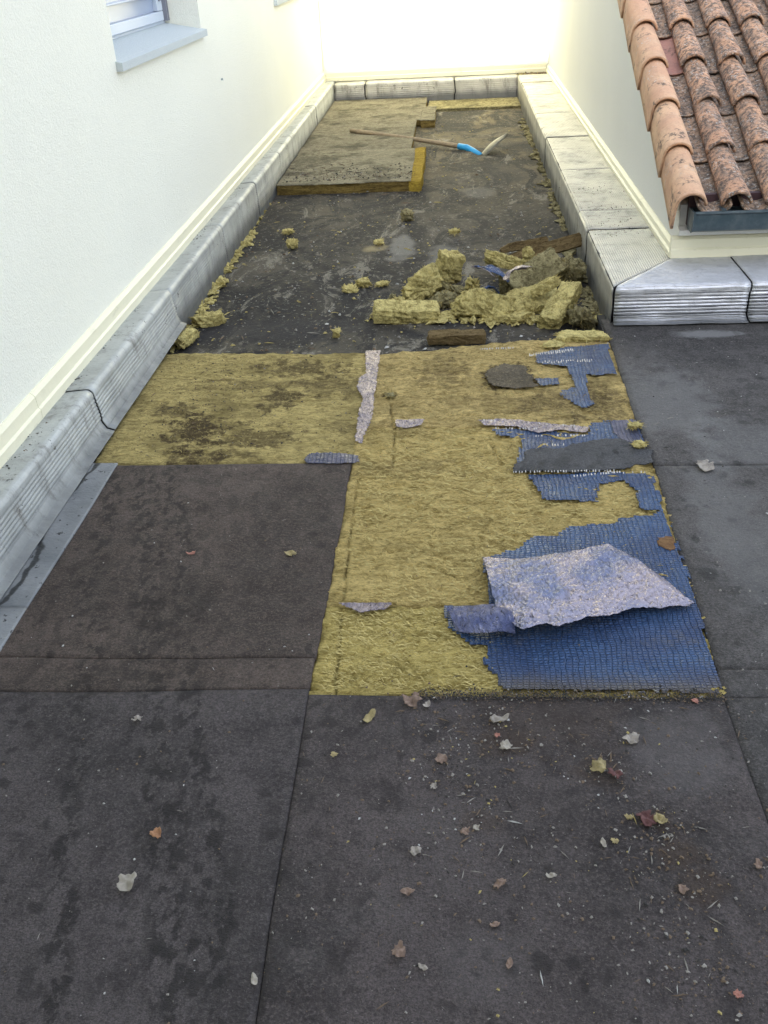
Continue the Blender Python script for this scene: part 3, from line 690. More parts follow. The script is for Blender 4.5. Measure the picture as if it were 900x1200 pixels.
b_low, _ = wool_board('short yellow board nearest the viewer under the dark blue film', [(XI0, 1.694), (XI1-.032, 1.694), (XI1-.02, 2.047), (XI0+.002, 2.047)], M_wool_low, 8, 1.0, cuts=[cut((392, 815), (400, 712), .003)])
b_left, _ = wool_board('grimy brown stained board by the left kerb', [(-1.31, 2.885), (-.362, 2.868), (-.362, 3.865), (-1.335, 3.93)], M_wool_left, 12, .55, z=-.006)
# thin sliver of the left border of the boards
# loose fibres standing on the boards
def fibres(parent, xr, yr, n, z, mat, seed, L=(.008, .03), name='loose_fibre', inside=None):
    r = np.random.RandomState(seed); V = []; F = []
    while len(F) < n*2:
        x = r.uniform(*xr); y = r.uniform(*yr)
        if inside and not inside(x, y): continue
        zz = z+float(wool_relief(np.array([x]), np.array([y]), 0, .3)[0]); a = r.uniform(-.9, .9)+(math.pi if r.rand() < .5 else 0); l = r.uniform(*L); w_ = r.uniform(.0006, .0016)
        dx, dy = math.cos(a), math.sin(a)*.6; h = r.uniform(.001, .010)
        b = r.uniform(-.3, .3)*l; k = len(V)
        V += [(x-dy*w_, y+dx*w_, zz), (x+dy*w_, y-dx*w_, zz), (x+dx*l*.5-dy*(w_+b), y+dy*l*.5+dx*(w_+b), zz+h), (x+dx*l*.5+dy*(w_-b), y+dy*l*.5-dx*(w_-b), zz+h), (x+dx*l, y+dy*l, zz+h*.3)]
        F += [(k, k+1, k+3, k+2), (k+2, k+3, k+4)]
    o = mesh_obj(name, V, F, mat, parent, smooth=False); o['kind'] = 'stuff'; return o
M_fib = NB('straw fibre').done((.50, .41, .16), .95)
M_fib2 = NB('dull fibre').done((.34, .27, .10), .95)
fibres(b_mid, (-.33, .62), (2.07, 3.12), 5200, -.008, M_fib, 1)
fibres(b_low, (-.34, .12), (1.71, 2.03), 1500, -.008, M_fib, 2)
fibres(b_top, (-.32, .6), (3.16, 3.85), 2200, -.006, M_fib2, 3)
fibres(b_left, (-1.28, -.4), (2.9, 3.85), 1600, -.004, M_fib2, 4, (.004, .014))

# ------------------------------------------------------------------ films, ragged sheets
def inpoly(x, y, P):
    c = np.zeros(x.shape, bool); n = len(P)
    for i in range(n):
        x0, y0 = P[i]; x1, y1 = P[(i+1) % n]
        if y0 == y1: continue
        m = ((y0 > y) != (y1 > y)) & (x < (x1-x0)*(y-y0)/(y1-y0)+x0)
        c ^= m
    return c
def ragged(name, px, z, mat, label, cat, group=None, cell=.005, jag=.008, relief=.0015, thick=.0007, parent=None, seed=0, block=0, lift=None):
    P = [gg(*p) for p in px]; A = np.array(P); lo = A.min(0)-.02; hi = A.max(0)+.02
    nx_ = int((hi[0]-lo[0])/cell)+2; ny_ = int((hi[1]-lo[1])/cell)+2
    X, Y = np.meshgrid(lo[0]+np.arange(nx_)*cell, lo[1]+np.arange(ny_)*cell, indexing='ij')
    cx = (X[:-1, :-1]+cell/2); cy = (Y[:-1, :-1]+cell/2)
    qx, qy = (np.round(cx/block)*block, np.round(cy/block)*block) if block else (cx, cy)
    ins = inpoly(qx+jag*fbm(cx*30, cy*30, 3, seed+1), qy+jag*fbm(cx*30+7, cy*30, 3, seed+2), P)
    Z = z+relief*fbm(X*9, Y*9, 4, seed+4)+relief*.5*fbm(X*60, Y*60, 2, seed+5)
    if lift is not None: Z = Z+lift(X, Y)
    idx = np.arange(X.size).reshape(X.shape)
    F = np.stack([idx[:-1, :-1], idx[1:, :-1], idx[1:, 1:], idx[:-1, 1:]], -1)[ins]
    used = np.unique(F); remap = -np.ones(X.size, int); remap[used] = np.arange(len(used))
    Xj = X+cell*.45*noise2(X*170, Y*170, seed); Yj = Y+cell*.35*noise2(X*170+3, Y*170, seed)
    V = np.stack([Xj.ravel(), Yj.ravel(), Z.ravel()], 1)[used]
    o = mesh_obj(name, V, remap[F], mat, parent)
    m = o.modifiers.new('thick', 'SOLIDIFY'); m.thickness = thick; m.offset = -1
    if label: tag(o, label, cat, group)
    return o
def q7(a, b): return (560+a/2.647, 380+b/2.647)
def q1(a, b): return (500+a/2.25, 600+b/2.25)
GF = 'scraps of film on the insulation'
F_big = ragged('blue_film', [(622, 556), (732, 554), (764, 557), (776, 590), (787, 622), (800, 655), (822, 722), (845, 812), (716, 810), (590, 808), (589, 806), q1(190, 440), q1(155, 400), q1(160, 350), q1(110, 345), q1(60, 300), q1(50, 250), q1(170, 245), (567, 655), q1(240, 100), q1(275, 68), q1(345, 65), q1(375, 40), q1(500, 28), q1(510, 15), (767, 604), (773, 599), (749, 597), (747, 576), (730, 563), (700, 569), (700, 587), (639, 586), (622, 561)],
    .002, M_blue, 'large blue quilted film nearest the viewer at the right edge', 'plastic film', GF, .0055, .006, .002, seed=1, block=.011)
F_tr = ragged('blue_film', [q7(180, 95), q7(270, 72), q7(400, 62), q7(428, 155), q7(340, 157), q7(338, 200), q7(360, 250), q7(325, 262), q7(260, 220), q7(262, 208), q7(300, 195), q7(292, 160), q7(275, 130), q7(180, 122)],
    .002, M_blue, 'blue film piece farthest back beside the kerb corner', 'plastic film', GF, .005, .007, .002, seed=2, block=.011)
ragged('blue_film', [q7(175, 168), q7(250, 165), q7(255, 185), q7(195, 190)], .0, M_blue, 'tiny blue film scrap beside the dark round dirt patch', 'plastic film', GF, .005, .01, seed=22)
F_md = ragged('blue_film', [q7(45, 325), q7(200, 328), q7(345, 345), q7(350, 305), q7(490, 298), q7(527, 385), q7(440, 400), q7(130, 460), q7(120, 440), q7(140, 352), q7(55, 345)],
    .001, M_blue, 'blue film strip along the middle seam under dark felt remnant', 'plastic film', GF, .005, .006, .002, seed=3, block=.011)
ragged('silver_film', [q7(410, 302), q7(482, 299), q7(520, 378), q7(440, 362), q7(420, 335)], .0045, M_blue_grey, 'grey blue film patch with two yellow crumbs on it', 'plastic film', GF, .005, .006, .002, seed=4)
ragged('felt_remnant', [q7(150, 395), q7(270, 385), q7(350, 365), q7(440, 358), q7(535, 395), q7(540, 432), q7(450, 452), q7(300, 462), q7(110, 462), q7(112, 440), q7(145, 425)], .007, M_rdk, 'dark grey felt remnant lying across the middle seam', 'roofing felt', None, .005, .010, .0025, .003, seed=5)
ragged('silver_film', [q7(0, 300), q7(60, 297), q7(150, 303), q7(240, 314), q7(300, 316), q7(345, 322), q7(335, 338), q7(250, 332), q7(190, 340), q7(120, 322), q7(20, 315)], .006, M_strip, 'pinkish foil strip along the middle seam', 'foil strip', GF, .004, .006, .003, seed=6)
def q5(a, b): return (100+a/2.5, 380+b/2.5)
ragged('silver_film', [q5(822, 78), q5(865, 78), q5(850, 190), q5(838, 280), q5(808, 352), q5(790, 345), q5(800, 260), q5(815, 215), q5(797, 190), q5(800, 160), q5(822, 145)], .003, M_strip, 'upright lilac foil strip between the two rear boards', 'foil strip', GF, .004, .005, .002, seed=7)
ragged('silver_film', [q5(640, 402), q5(655, 382), q5(720, 380), q5(800, 388), q5(805, 408), q5(740, 412), q5(650, 412)], .006, M_blue_grey, 'small dark lilac foil scrap at the front corner of the grimy board', 'foil strip', GF, .004, .005, .003, seed=8)
def q6(a, b): return (360+a/3.46, 380+b/3.46)
ragged('silver_film', [q6(358, 390), q6(420, 386), q6(475, 388), q6(462, 410), q6(400, 424), q6(362, 415)], .003, M_strip, 'tiny pale foil scrap at the cross seam of two boards', 'foil strip', GF, .004, .004, .002, seed=9)
def q8(a, b): return (360+a/3.46, 600+b/3.46)
ragged('silver_film', [q8(130, 370), q8(345, 372), q8(320, 396), q8(215, 410), q8(155, 388)], .003, M_strip, 'small crinkled foil scrap on the front seam at the left', 'foil strip', GF, .004, .004, .003, seed=10)
ragged('dirt_patch', [q7(15, 160), q7(40, 138), q7(90, 124), q7(140, 130), q7(165, 165), q7(170, 190), q7(120, 200), q7(70, 196)], .0035, M_patch, 'dark round dirt patch on the trodden yellow board', 'dirt patch', None, .005, .028, .004, .002, seed=44)
ragged('cork_scrap', [q1(608, 70), q1(650, 66), q1(656, 98), q1(640, 105), q1(612, 92)], .0045, wool('tan backing', (.34, .20, .10), (.2, .11, .06), .3), 'tan backing scrap at the right edge of the blue film', 'scrap', None, .005, .005, seed=12)
# rows of shiny quilting stitches along torn film edges
def stitches(px0, px1, rows, parent, seed, pitch=.0095, z=.006, rowdy=.014, prob=.85, name='foil_stitch'):
    r = np.random.RandomState(seed); V = []; F = []
    for k in range(rows):
        a = gg(*px0)+np.array([0, -rowdy*k]); b = gg(*px1)+np.array([0, -rowdy*k]); n_ = int(np.linalg.norm(b-a)/pitch)
        for i in range(n_):
            if r.rand() > prob-.12*k: continue
            p = a+(b-a)*(i+r.uniform(-.2, .2))/n_; w_ = pitch*r.uniform(.12, .30); h = r.uniform(.003, .009); t = len(V)
            y = p[1]+r.uniform(-.002, .002)
            V += [(p[0]-w_, y-h*.5, z), (p[0]+w_, y-h*.5, z), (p[0]+w_*.8, y+h*.5, z+.004), (p[0]-w_*.8, y+h*.5, z+.004), (p[0], y, z+.0045)]
            F += [(t, t+1, t+4), (t+1, t+2, t+4), (t+2, t+3, t+4), (t+3, t, t+4)]
    o = mesh_obj(name, V, F, M_glint, parent, smooth=True); o['kind'] = 'stuff'; return o
stitches(q7(110, 464), q7(430, 460), 1, F_big, 1); stitches(q7(300, 476), q7(450, 463), 1, F_big, 2); stitches(q7(450, 466), q7(525, 464), 1, F_big, 12, prob=.6)
stitches(q7(160, 98), q7(300, 82), 2, F_tr, 3); stitches(q7(200, 120), q7(360, 115), 2, F_tr, 4); stitches(q7(280, 28), q7(385, 40), 1, b_top, 5); stitches(q7(0, 82), q7(115, 78), 1, b_top, 6)
stitches(q7(55, 328), q7(200, 330), 1, F_md, 7, prob=.6); stitches(q7(180, 378), q7(275, 380), 1, F_md, 8, prob=.7); stitches(q7(180, 352), q7(340, 350), 1, F_md, 9, prob=.5)
stitches(q7(10, 305), q7(340, 326), 1, F_md, 10, z=.010, prob=.3)

# big silver flap, peeled and lying over the blue film
def curve_pts(P, n):
    P = np.array(P, float); d = np.concatenate([[0], np.cumsum(np.linalg.norm(np.diff(P, axis=0), axis=1))]); t = np.linspace(0, d[-1], n)
    return np.stack([np.interp(t, d, P[:, i]) for i in range(P.shape[1])], 1)
def w3(px, py, z): return G(px, py, z)
NU_, NV_ = 240, 130
top = curve_pts([w3(565, 654, .014), w3(610, 655, .018), w3(660, 648, .016), w3(712, 638, .010), w3(745, 655, .008), w3(785, 684, .008), w3(812, 708, .007)], NU_)
bot = curve_pts([w3(580, 709, .026), w3(594, 728, .032), w3(612, 739, .042), w3(640, 733, .034), w3(655, 736, .038), w3(690, 725, .028), w3(710, 724, .030), w3(745, 714, .022), w3(775, 713, .018), w3(813, 711, .009)], NU_)
v = np.linspace(0, 1, NV_)[None, :, None]
Pf = top[:, None, :]*(1-v)+bot[:, None, :]*v
X0, Y0 = Pf[..., 0].copy(), Pf[..., 1].copy(); vv_ = v[..., 0]
Pf[..., 2] += .010*np.sin(vv_*math.pi)*(1-.4*np.linspace(0, 1, NU_)[:, None])
ridge = lambda sx, sy, sd: 1-np.abs(fbm(X0*sx+Y0*sy*.4, Y0*sy-X0*sx*.3, 3, sd))*2
cr = .006*fbm(X0*9, Y0*9, 3, 77)+.0048*ridge(16, 16, 33)+.0030*ridge(38, 30, 35)+.0014*ridge(85, 70, 38)+.0007*noise2(X0*210, Y0*190, 5)
Pf[..., 2] += cr*np.clip(vv_*4+.35, 0, 1)
Pf[..., 1] += .006*fbm(X0*34, Y0*6, 3, 5)*np.abs(vv_*2-1)**4; Pf[..., 0] += .004*fbm(X0*9, Y0*40, 3, 6)
Pf[..., 2] = np.maximum(Pf[..., 2], .006)
idx = np.arange(NU_*NV_).reshape(NU_, NV_)
F = np.stack([idx[:-1, :-1].ravel(), idx[1:, :-1].ravel(), idx[1:, 1:].ravel(), idx[:-1, 1:].ravel()], 1)
o = mesh_obj('foil_flap', Pf.reshape(-1, 3), F, M_flap); m = o.modifiers.new('t', 'SOLIDIFY'); m.thickness = .0006
tag(o, 'large crumpled lilac silver foil flap folded over the blue film', 'foil')
a = curve_pts([w3(522, 712, .012), w3(545, 710, .016), w3(578, 708, .026), w3(600, 716, .034)], 30); b = curve_pts([w3(534, 738, .006), w3(548, 742, .014), w3(570, 741, .030), w3(604, 741, .028)], 30)
v = np.linspace(0, 1, 14)[None, :, None]; Pg = a[:, None, :]*(1-v)+b[:, None, :]*v
Pg[..., 2] += .010*np.sin(v[..., 0]*math.pi)+.006*fbm(Pg[..., 0]*30, Pg[..., 1]*30, 3, 3)
idx = np.arange(30*14).reshape(30, 14); F = np.stack([idx[:-1, :-1].ravel(), idx[1:, :-1].ravel(), idx[1:, 1:].ravel(), idx[:-1, 1:].ravel()], 1)
o2 = mesh_obj('flap_corner', Pg.reshape(-1, 3), F, silver('dull blue foil', (.08, .10, .22), (.20, .21, .32)), o); m = o2.modifiers.new('t', 'SOLIDIFY'); m.thickness = .0012

# ------------------------------------------------------------------ far boards on the deck
def far_board(label, x0, x1, y0, y1, top, mat, seed, edge_mat=None, name='insulation_board'):
    root = empty(name); tag(root, label, 'insulation board', 'boards left on the bare deck')
    nu = int((x1-x0)/.012)+2; nv = int((y1-y0)/.012)+2
    X, Y = bil([(x0, y0), (x1, y0), (x1, y1), (x0, y1)], nu, nv)
    Z = top+.004*fbm(X*3, Y*3, 3, seed)+.0025*fbm(X*22, Y*22, 3, seed+1)
    X, Y = wig(X, Y, .008, 5, seed)
    sheet('board_face', X, Y, Z, mat, root, .006)
    V, F = box_data(x0+.004, x1-.004, y0+.006, y1-.006, -.075, top-.006)
    bm = bmesh.new(); vs = [bm.verts.new(p) for p in V]
    for f in F: bm.faces.new([vs[i] for i in f])
    bmesh.ops.subdivide_edges(bm, edges=bm.edges, cuts=22, use_grid_fill=True)
    for vv in bm.verts:
        vv.co.y += .006*float(fbm(vv.co.x*9, vv.co.z*40, 3, seed)); vv.co.x += .006*float(fbm(vv.co.y*9, vv.co.z*40, 3, seed+3))
        vv.co.z = min(vv.co.z, top-.007)
    me = bpy.data.meshes.new('board_core'); bm.to_mesh(me); bm.free(); me.materials.append(edge_mat or M_yellow)
    ob = bpy.data.objects.new('board_core', me); COL.objects.link(ob); ob.parent = root
    return root
M_edge = wool('board edge brown yellow', (.26, .19, .06), (.13, .09, .03), .3)
B1 = far_board('nearest of the boards left on the bare deck with bright yellow right end', -1.335, -.33, 7.18, 8.40, .004, M_board_face, 31, M_edge)
X, Y = bil([(-.345, 7.17), (-.25, 7.15), (-.245, 8.45), (-.34, 8.40)], 14, 90); X, Y = wig(X, Y, .012, 7, 4)
o = sheet('torn_end', X, Y, .000+.006*fbm(X*20, Y*20, 3, 8), M_yellow, B1, .072); o['label'] = 'bright yellow torn end'
far_board('middle board on the bare deck under the shovel handle', -1.345, -.37, 8.42, 9.85, .000, M_board_old, 35, M_edge)
far_board('rearmost board on the bare deck against the whitened kerb', -1.345, -.30, 9.87, 11.33, -.004, M_board_old, 38, M_edge)
far_board('small block beside the rear boards above the shovel', -.335, -.19, 9.78, 10.62, .002, M_board_old, 41, M_edge)
far_board('low brown strip of board at the foot of the whitened kerb', -.285, .70, 10.72, 11.33, -.042, M_wool_dark, 44, M_wool_dark)

# ------------------------------------------------------------------ lumps of rock wool
def lump(name, c, dims, rot, mat, label=None, cat=None, group=None, seed=0, rough=.25, cuts=9, parent=None, fray=True):
    "torn block of layered wool: a box with broken planes, frayed layers and ragged faces"
    r = np.random.RandomState(seed*13+5)
    bm = bmesh.new(); bmesh.ops.create_cube(bm, size=1)
    n_ = int(min(34, 10+max(dims)*90))
    bmesh.ops.subdivide_edges(bm, edges=bm.edges, cuts=n_, use_grid_fill=True)
    P = np.array([v.co[:] for v in bm.verts]); rl = np.linalg.norm(P, axis=1)
    P *= (1-(.04 if max(dims) > .14 else .32)*np.clip((rl-.5)/.36, 0, 1))[:, None]
    if max(dims) < .14: rough *= 1.7
    Q = P*np.array(dims); s = min(dims)
    # broken off corners
    for k in range((3+int(rough*14)+(8 if max(dims) < .14 else 0)) if rough > .13 else 1):
        nrm = r.normal(size=3)*np.array([1, 1, 1.3]); nrm /= np.linalg.norm(nrm); ext = (np.abs(nrm)*np.array(dims)/2).sum()
        lim = ext*r.uniform(.5, .85); d = Q@nrm; ov = np.clip(d-lim, 0, None); Q -= nrm[None, :]*ov[:, None]*.93
    x, y, z = Q.T
    nr = Q/(np.linalg.norm(Q, axis=1)[:, None]+1e-6)
    big = fbm(x*8+seed+z*3, y*8+z*9, 4, seed); rid = 1-np.abs(fbm(x*26+z*30, y*26+z*12+seed, 4, seed+5)); lay = noise2(z*170+x*9, y*9+seed*1.3, seed+8)
    fine = fbm(x*110+z*60, y*110, 2, seed+3)
    side = np.clip(1-np.abs(P[:, 2])*1.6, 0, 1)
    crv = np.clip(np.abs(fbm(x*11+seed*3+z*8, y*11-z*14, 3, seed+21))*5, 0, 1)
    d = rough*s*(.5*big+.75*(rid**2-.5))+.005*lay*side+.0045*fine-.16*s*(1-crv)**2
    Q = Q+nr*d[:, None]
    Q[:, 2] += dims[2]*.4*rough*2*fbm(x*7+3, y*5+seed*2.1, 3, seed+2); Q[:, 1] += dims[1]*.8*rough*fbm(x*8+8, z*3+seed*1.1, 3, seed+4)
    for v, q in zip(bm.verts, Q): v.co = q
    me = bpy.data.meshes.new(name); bm.to_mesh(me); bm.free(); me.materials.append(mat)
    for p in me.polygons: p.use_smooth = True
    o = bpy.data.objects.new(name, me); COL.objects.link(o); o.rotation_euler = tuple(R(a) for a in rot); o.location = c
    if parent: o.parent = parent
    if label: tag(o, label, cat, group)
    if label and fray and mat is not M_brown:
        m = int(60+max(dims)*500); V = []; F = []; idx = r.randint(0, len(Q), m)
        for q, nn in zip(Q[idx], nr[idx]):
            t = r.normal(size=3); t /= np.linalg.norm(t); l = r.uniform(.006, .022); w_ = r.uniform(.0008, .002); t = t*.7+nn*.6; b = np.cross(t, nn)+1e-4; b /= np.linalg.norm(b); k = len(V)
            V += [q-b*w_, q+b*w_, q+t*l*.6+b*w_, q+t*l]; F += [(k, k+1, k+2, k+3)]
        f = mesh_obj('loose_fibre', np.array(V), F, M_fib if mat is M_wool_chunk else M_fib2, o, smooth=False); f['kind'] = 'stuff'
    return o
GP = 'torn lumps of rock wool on the pile'
ZD = -.068
def at(px, py, h): return tuple(G(px, py, ZD+h))
lump('wool_lump', at(476, 366, .04), (.32, .11, .075), (12, 5, 5), M_wool_chunk, 'long flat yellow slab at the front left of the pile', 'rock wool', GP, 1, .13, 14)
lump('wool_lump', at(563, 358, .055), (.33, .10, .13), (-24, 9, -9), M_wool_chunk, 'thick ragged yellow slab in the front middle of the pile', 'rock wool', GP, 2, .26, 14)
lump('wool_lump', at(494, 337, .06), (.20, .12, .12), (-30, -22, 28), M_wool_chunk, 'rounded yellow lump at the left of the pile behind the long slab', 'rock wool', GP, 3, .28, 11)
lump('wool_lump', at(471, 356, .035), (.12, .06, .06), (0, 24, 10), M_wool_chunk, 'small yellow wedge leaning on the long flat slab', 'rock wool', GP, 4, .2, 8)
lump('wool_lump', at(527, 311, .09), (.12, .10, .15), (10, 10, 28), M_wool_chunk, 'square yellow block standing at the back left of the pile', 'rock wool', GP, 5, .12, 10)
lump('wool_lump', at(533, 341, .04), (.15, .12, .09), (0, 20, 40), M_wool_dark, 'dark dirty lump between the square block and the ragged slab', 'rock wool', GP, 6, .3, 9)
lump('wool_lump', at(594, 308, .07), (.26, .10, .08), (-20, 14, -18), M_wool_chunk, 'pale yellow lump behind the blue foil scrap', 'rock wool', GP, 7, .2, 11)
lump('wool_lump', at(628, 322, .10), (.31, .055, .15), (-48, -24, 26), M_wool_dark, 'dark faced slab tilted up in the middle of the pile', 'rock wool', GP, 8, .10, 12)
lump('wool_lump', at(664, 318, .08), (.15, .12, .12), (10, 24, 0), M_wool_dark, 'grey dirty lump against the right kerb', 'rock wool', GP, 9, .3, 11)
lump('wool_lump', at(624, 352, .04), (.28, .18, .06), (14, -10, 14), M_wool_chunk, 'flat yellow lump under the tilted dark slab', 'rock wool', GP, 10, .22, 13)
lump('wool_lump', at(657, 357, .08), (.10, .27, .10), (26, 10, -26), M_wool_chunk, 'yellow oblong block standing at the front right of the pile', 'rock wool', GP, 11, .12, 12)
lump('wool_lump', at(684, 374, .04), (.13, .12, .09), (0, 30, 10), M_wool_dark, 'small dark lump between the oblong block and the kerb corner', 'rock wool', GP, 12, .3, 9)
lump('wool_lump', at(619, 302, .12), (.07, .04, .12), (0, -18, 20), M_wool_chunk, 'small pointed yellow piece before the brown boards', 'rock wool', GP, 13, .2, 8)
lump('wool_lump', at(554, 334, .08), (.06, .06, .07), (0, 20, 0), M_wool_chunk, 'small yellow crumb beside the blue foil scrap', 'rock wool', GP, 14, .3, 7)
lump('wool_lump', at(598, 332, .05), (.13, .09, .12), (0, 12, 36), M_wool_dark, 'dark lump right of the blue foil scrap', 'rock wool', GP, 16, .25, 9)
lump('wool_lump', at(600, 372, .02), (.20, .08, .03), (0, 0, -6), M_wool_chunk, 'thin torn yellow flake before the ragged slab', 'rock wool', GP, 51, .25, 9)
lump('wool_lump', at(520, 351, .03), (.12, .10, .05), (10, -14, 50), M_wool_dark, 'dull olive flake wedged behind the long flat slab', 'rock wool', GP, 52, .25, 9)
lump('wool_lump', at(640, 336, .12), (.15, .05, .05), (-10, -30, 12), M_wool_chunk, 'narrow yellow strip on top of the tilted dark slab', 'rock wool', GP, 53, .2, 9)
lump('board_offcut', at(638, 293, .10), (.44, .028, .075), (-34, -10, 15), M_brown, 'longer brown board strip leaning at the back of the pile', 'board offcut', None, 17, .05, 12)
lump('board_offcut', at(614, 287, .08), (.28, .028, .05), (-24, -5, 12), M_brown, 'shorter brown board strip behind the longer one', 'board offcut', None, 18, .05, 10)
lump('board_offcut', at(535, 395, .03), (.27, .06, .05), (8, 2, 5), M_brown, 'brown board strip lying before the pile', 'board offcut', None, 19, .06, 12)
# blue foil scraps in the pile
def crumpled(name, c, dims, rot, mat, label, cat, seed):
    n = 22; u = np.linspace(-.5, .5, n)
    X, Y = np.meshgrid(u*dims[0], u*dims[1], indexing='ij'); Z = dims[2]*fbm(X*14+seed, Y*14, 4, seed)+dims[2]*.8*np.cos(X/dims[0]*math.pi)
    X = X+.02*fbm(X*10, Y*10, 2, seed+1); Y = Y+.02*fbm(X*10+4, Y*10, 2, seed+2)
    o = sheet(name, X, Y, Z, mat, None, .002); o.location = c; o.rotation_euler = tuple(R(a) for a in rot); tag(o, label, cat); return o
crumpled('foil_scrap', at(576, 321, .13), (.20, .10, .035), (-18, 18, -14), M_blue_clean, 'crumpled shiny blue foil scrap on the back of the pile', 'foil', 4)
crumpled('foil_scrap', at(606, 320, .17), (.13, .07, .03), (-25, -14, 30), M_strip, 'silver foil scrap on the tilted dark slab', 'foil', 9)
crumpled('foil_scrap', at(573, 340, .09), (.10, .05, .03), (-20, 5, 10), M_blue_clean, 'small blue foil scrap in the middle of the pile', 'foil', 6)
crumpled('foil_scrap', at(566, 318, .165), (.14, .03, .012), (-25, 16, -20), M_strip, 'narrow silver foil edge glinting on top of the blue scrap', 'foil', 8)
# separate lumps on the deck and boards
GD = 'separate lumps of rock wool on the deck'
lump('wool_lump', at(410, 338, .02), (.09, .08, .035), (0, 0, 10), M_wool_chunk, 'flat yellow crumb left of the pair in mid deck', 'rock wool', GD, 21, .4, 8)
lump('wool_lump', at(426, 331, .022), (.08, .08, .04), (0, 0, 40), M_wool_chunk, 'yellow crumb right of the pair in mid deck', 'rock wool', GD, 22, .4, 8)
lump('wool_lump', at(449, 333, .015), (.08, .05, .02), (0, 0, 5), M_wool_chunk, 'thin yellow sliver near the left tip of the pile', 'rock wool', GD, 23, .4, 7)
lump('wool_lump', at(394, 389, .02), (.035, .06, .035), (0, 0, 10), M_wool_chunk, 'small yellow crumb just behind the grimy board', 'rock wool', GD, 24, .35, 7)
lump('wool_lump', at(342, 286, .03), (.07, .07, .06), (0, 0, 10), M_wool_chunk, 'yellow crumb on the deck below the nearest far board', 'rock wool', GD, 25, .35, 7)
lump('wool_lump', at(338, 271, .02), (.07, .05, .03), (0, 0, 10), M_wool_chunk, 'small yellow crumb close under the nearest far board', 'rock wool', GD, 26, .35, 6)
lump('wool_lump', at(477, 254, .025), (.08, .08, .045), (0, 0, 10), M_wool_dark, 'dark olive crumb in the middle of the bare deck', 'rock wool', GD, 27, .4, 7)
lump('wool_lump', at(243, 373, .03), (.16, .08, .05), (0, 0, 30), M_wool_chunk, 'yellow tuft beside the left kerb behind the grimy board', 'rock wool', GD, 28, .4, 10)
lump('wool_lump', at(216, 398, .03), (.06, .18, .045), (0, 0, -12), M_wool_chunk, 'yellow tuft wedged at the left kerb by the board corner', 'rock wool', GD, 29, .4, 10)
lump('wool_lump', at(532, 273, .02), (.06, .05, .03), (0, 0, 10), M_wool_chunk, 'small yellow crumb behind the square block', 'rock wool', GD, 30, .4, 6)
lump('wool_lump', at(444, 284, .012), (.06, .10, .018), (0, 0, 3), M_wool_chunk, 'flat yellow chip on the mid deck', 'rock wool', GD, 32, .3, 6)
lump('wool_lump', tuple(G(*q7(487, 318), .014)), (.045, .05, .02), (0, 0, 30), M_wool_chunk, 'upper yellow crumb on the grey blue film', 'rock wool', GD, 33, .35, 7)
lump('wool_lump', tuple(G(*q7(497, 368), .014)), (.055, .045, .02), (0, 0, 10), M_wool_chunk, 'lower yellow crumb on the grey blue film', 'rock wool', GD, 34, .35, 7)
lump('wool_lump', tuple(G(684, 394, .004)), (.25, .09, .026), (0, 0, 4), M_wool_chunk, 'yellow tuft on the board edge at the kerb corner', 'rock wool', GD, 35, .4, 12)
lump('wool_lump', tuple(G(650, 402, .0)), (.12, .07, .018), (0, 0, 14), M_wool_chunk, 'thin yellow tuft left of the kerb corner', 'rock wool', GD, 36, .4, 9)
lump('wool_lump', tuple(G(457, 463, .004)), (.045, .05, .016), (0, 0, 0), M_wool_dark, 'small dark clod on the trodden board', 'rock wool', GD, 37, .3, 7)
# lumpy residue along both kerb feet
def residue(label, pts, width, n, mat, seed, zlift=.0, hmax=.035):
    r = random.Random(seed); V = []; F = []
    ico = bmesh.new(); bmesh.ops.create_icosphere(ico, subdivisions=2, radius=1); iv = [v.co.copy() for v in ico.verts]; ifc = [tuple(v.index for v in f.verts) for f in ico.faces]; ico.free()
    P = curve_pts(pts, 200)
    for i in range(int(n*2.2)):
        p = P[r.randrange(200)]; s = (r.random()**3)*.036+.003; k = len(V); ph = r.random()*99
        cx = p[0]+r.uniform(-1, 1)*width; cy = p[1]+r.uniform(-.05, .05); sx, sy, sz = s*r.uniform(.5, 1.6), s*r.uniform(.6, 1.9), s*r.uniform(.2, .6)
        for q_ in iv:
            d = 1+.95*float(noise2(np.array(q_.x*2.6+ph), np.array(q_.y*2.6+q_.z*2.2), 3))
            V.append((cx+q_.x*sx*d, cy+q_.y*sy*d, p[2]+zlift+q_.z*sz*d+sz*.4))
        F += [tuple(a+k for a in f) for f in ifc]
    o = mesh_obj('wool_residue', V, F, mat, smooth=False); tag(o, label, 'rock wool', None, 'stuff'); return o
residue('yellow wool shreds along the foot of the left kerb', [G(308, 240, ZD), G(292, 275, ZD), G(268, 310, ZD), G(232, 372, ZD), G(205, 410, ZD)], .03, 150, M_wool_chunk, 1)
residue('brown wool shreds along the foot of the right kerb', [G(612, 140, ZD), G(638, 200, ZD), G(650, 235, ZD), G(664, 270, ZD)], .02, 110, M_wool_dark, 2, .0)
residue('dirty shreds packed between the pile and the right kerb', [G(668, 290, ZD), G(690, 340, ZD), G(700, 370, ZD)], .04, 60, M_wool_dark, 3)
residue('small crumbs scattered among the pile of rock wool', [G(480, 350, ZD), G(560, 345, ZD), G(600, 350, ZD), G(680, 345, ZD)], .12, 130, M_wool_dark, 4)
residue('yellow crumbs around the front of the pile', [G(450, 372, ZD), G(560, 374, ZD), G(620, 376, ZD), G(690, 372, ZD)], .10, 110, M_wool_chunk, 5)

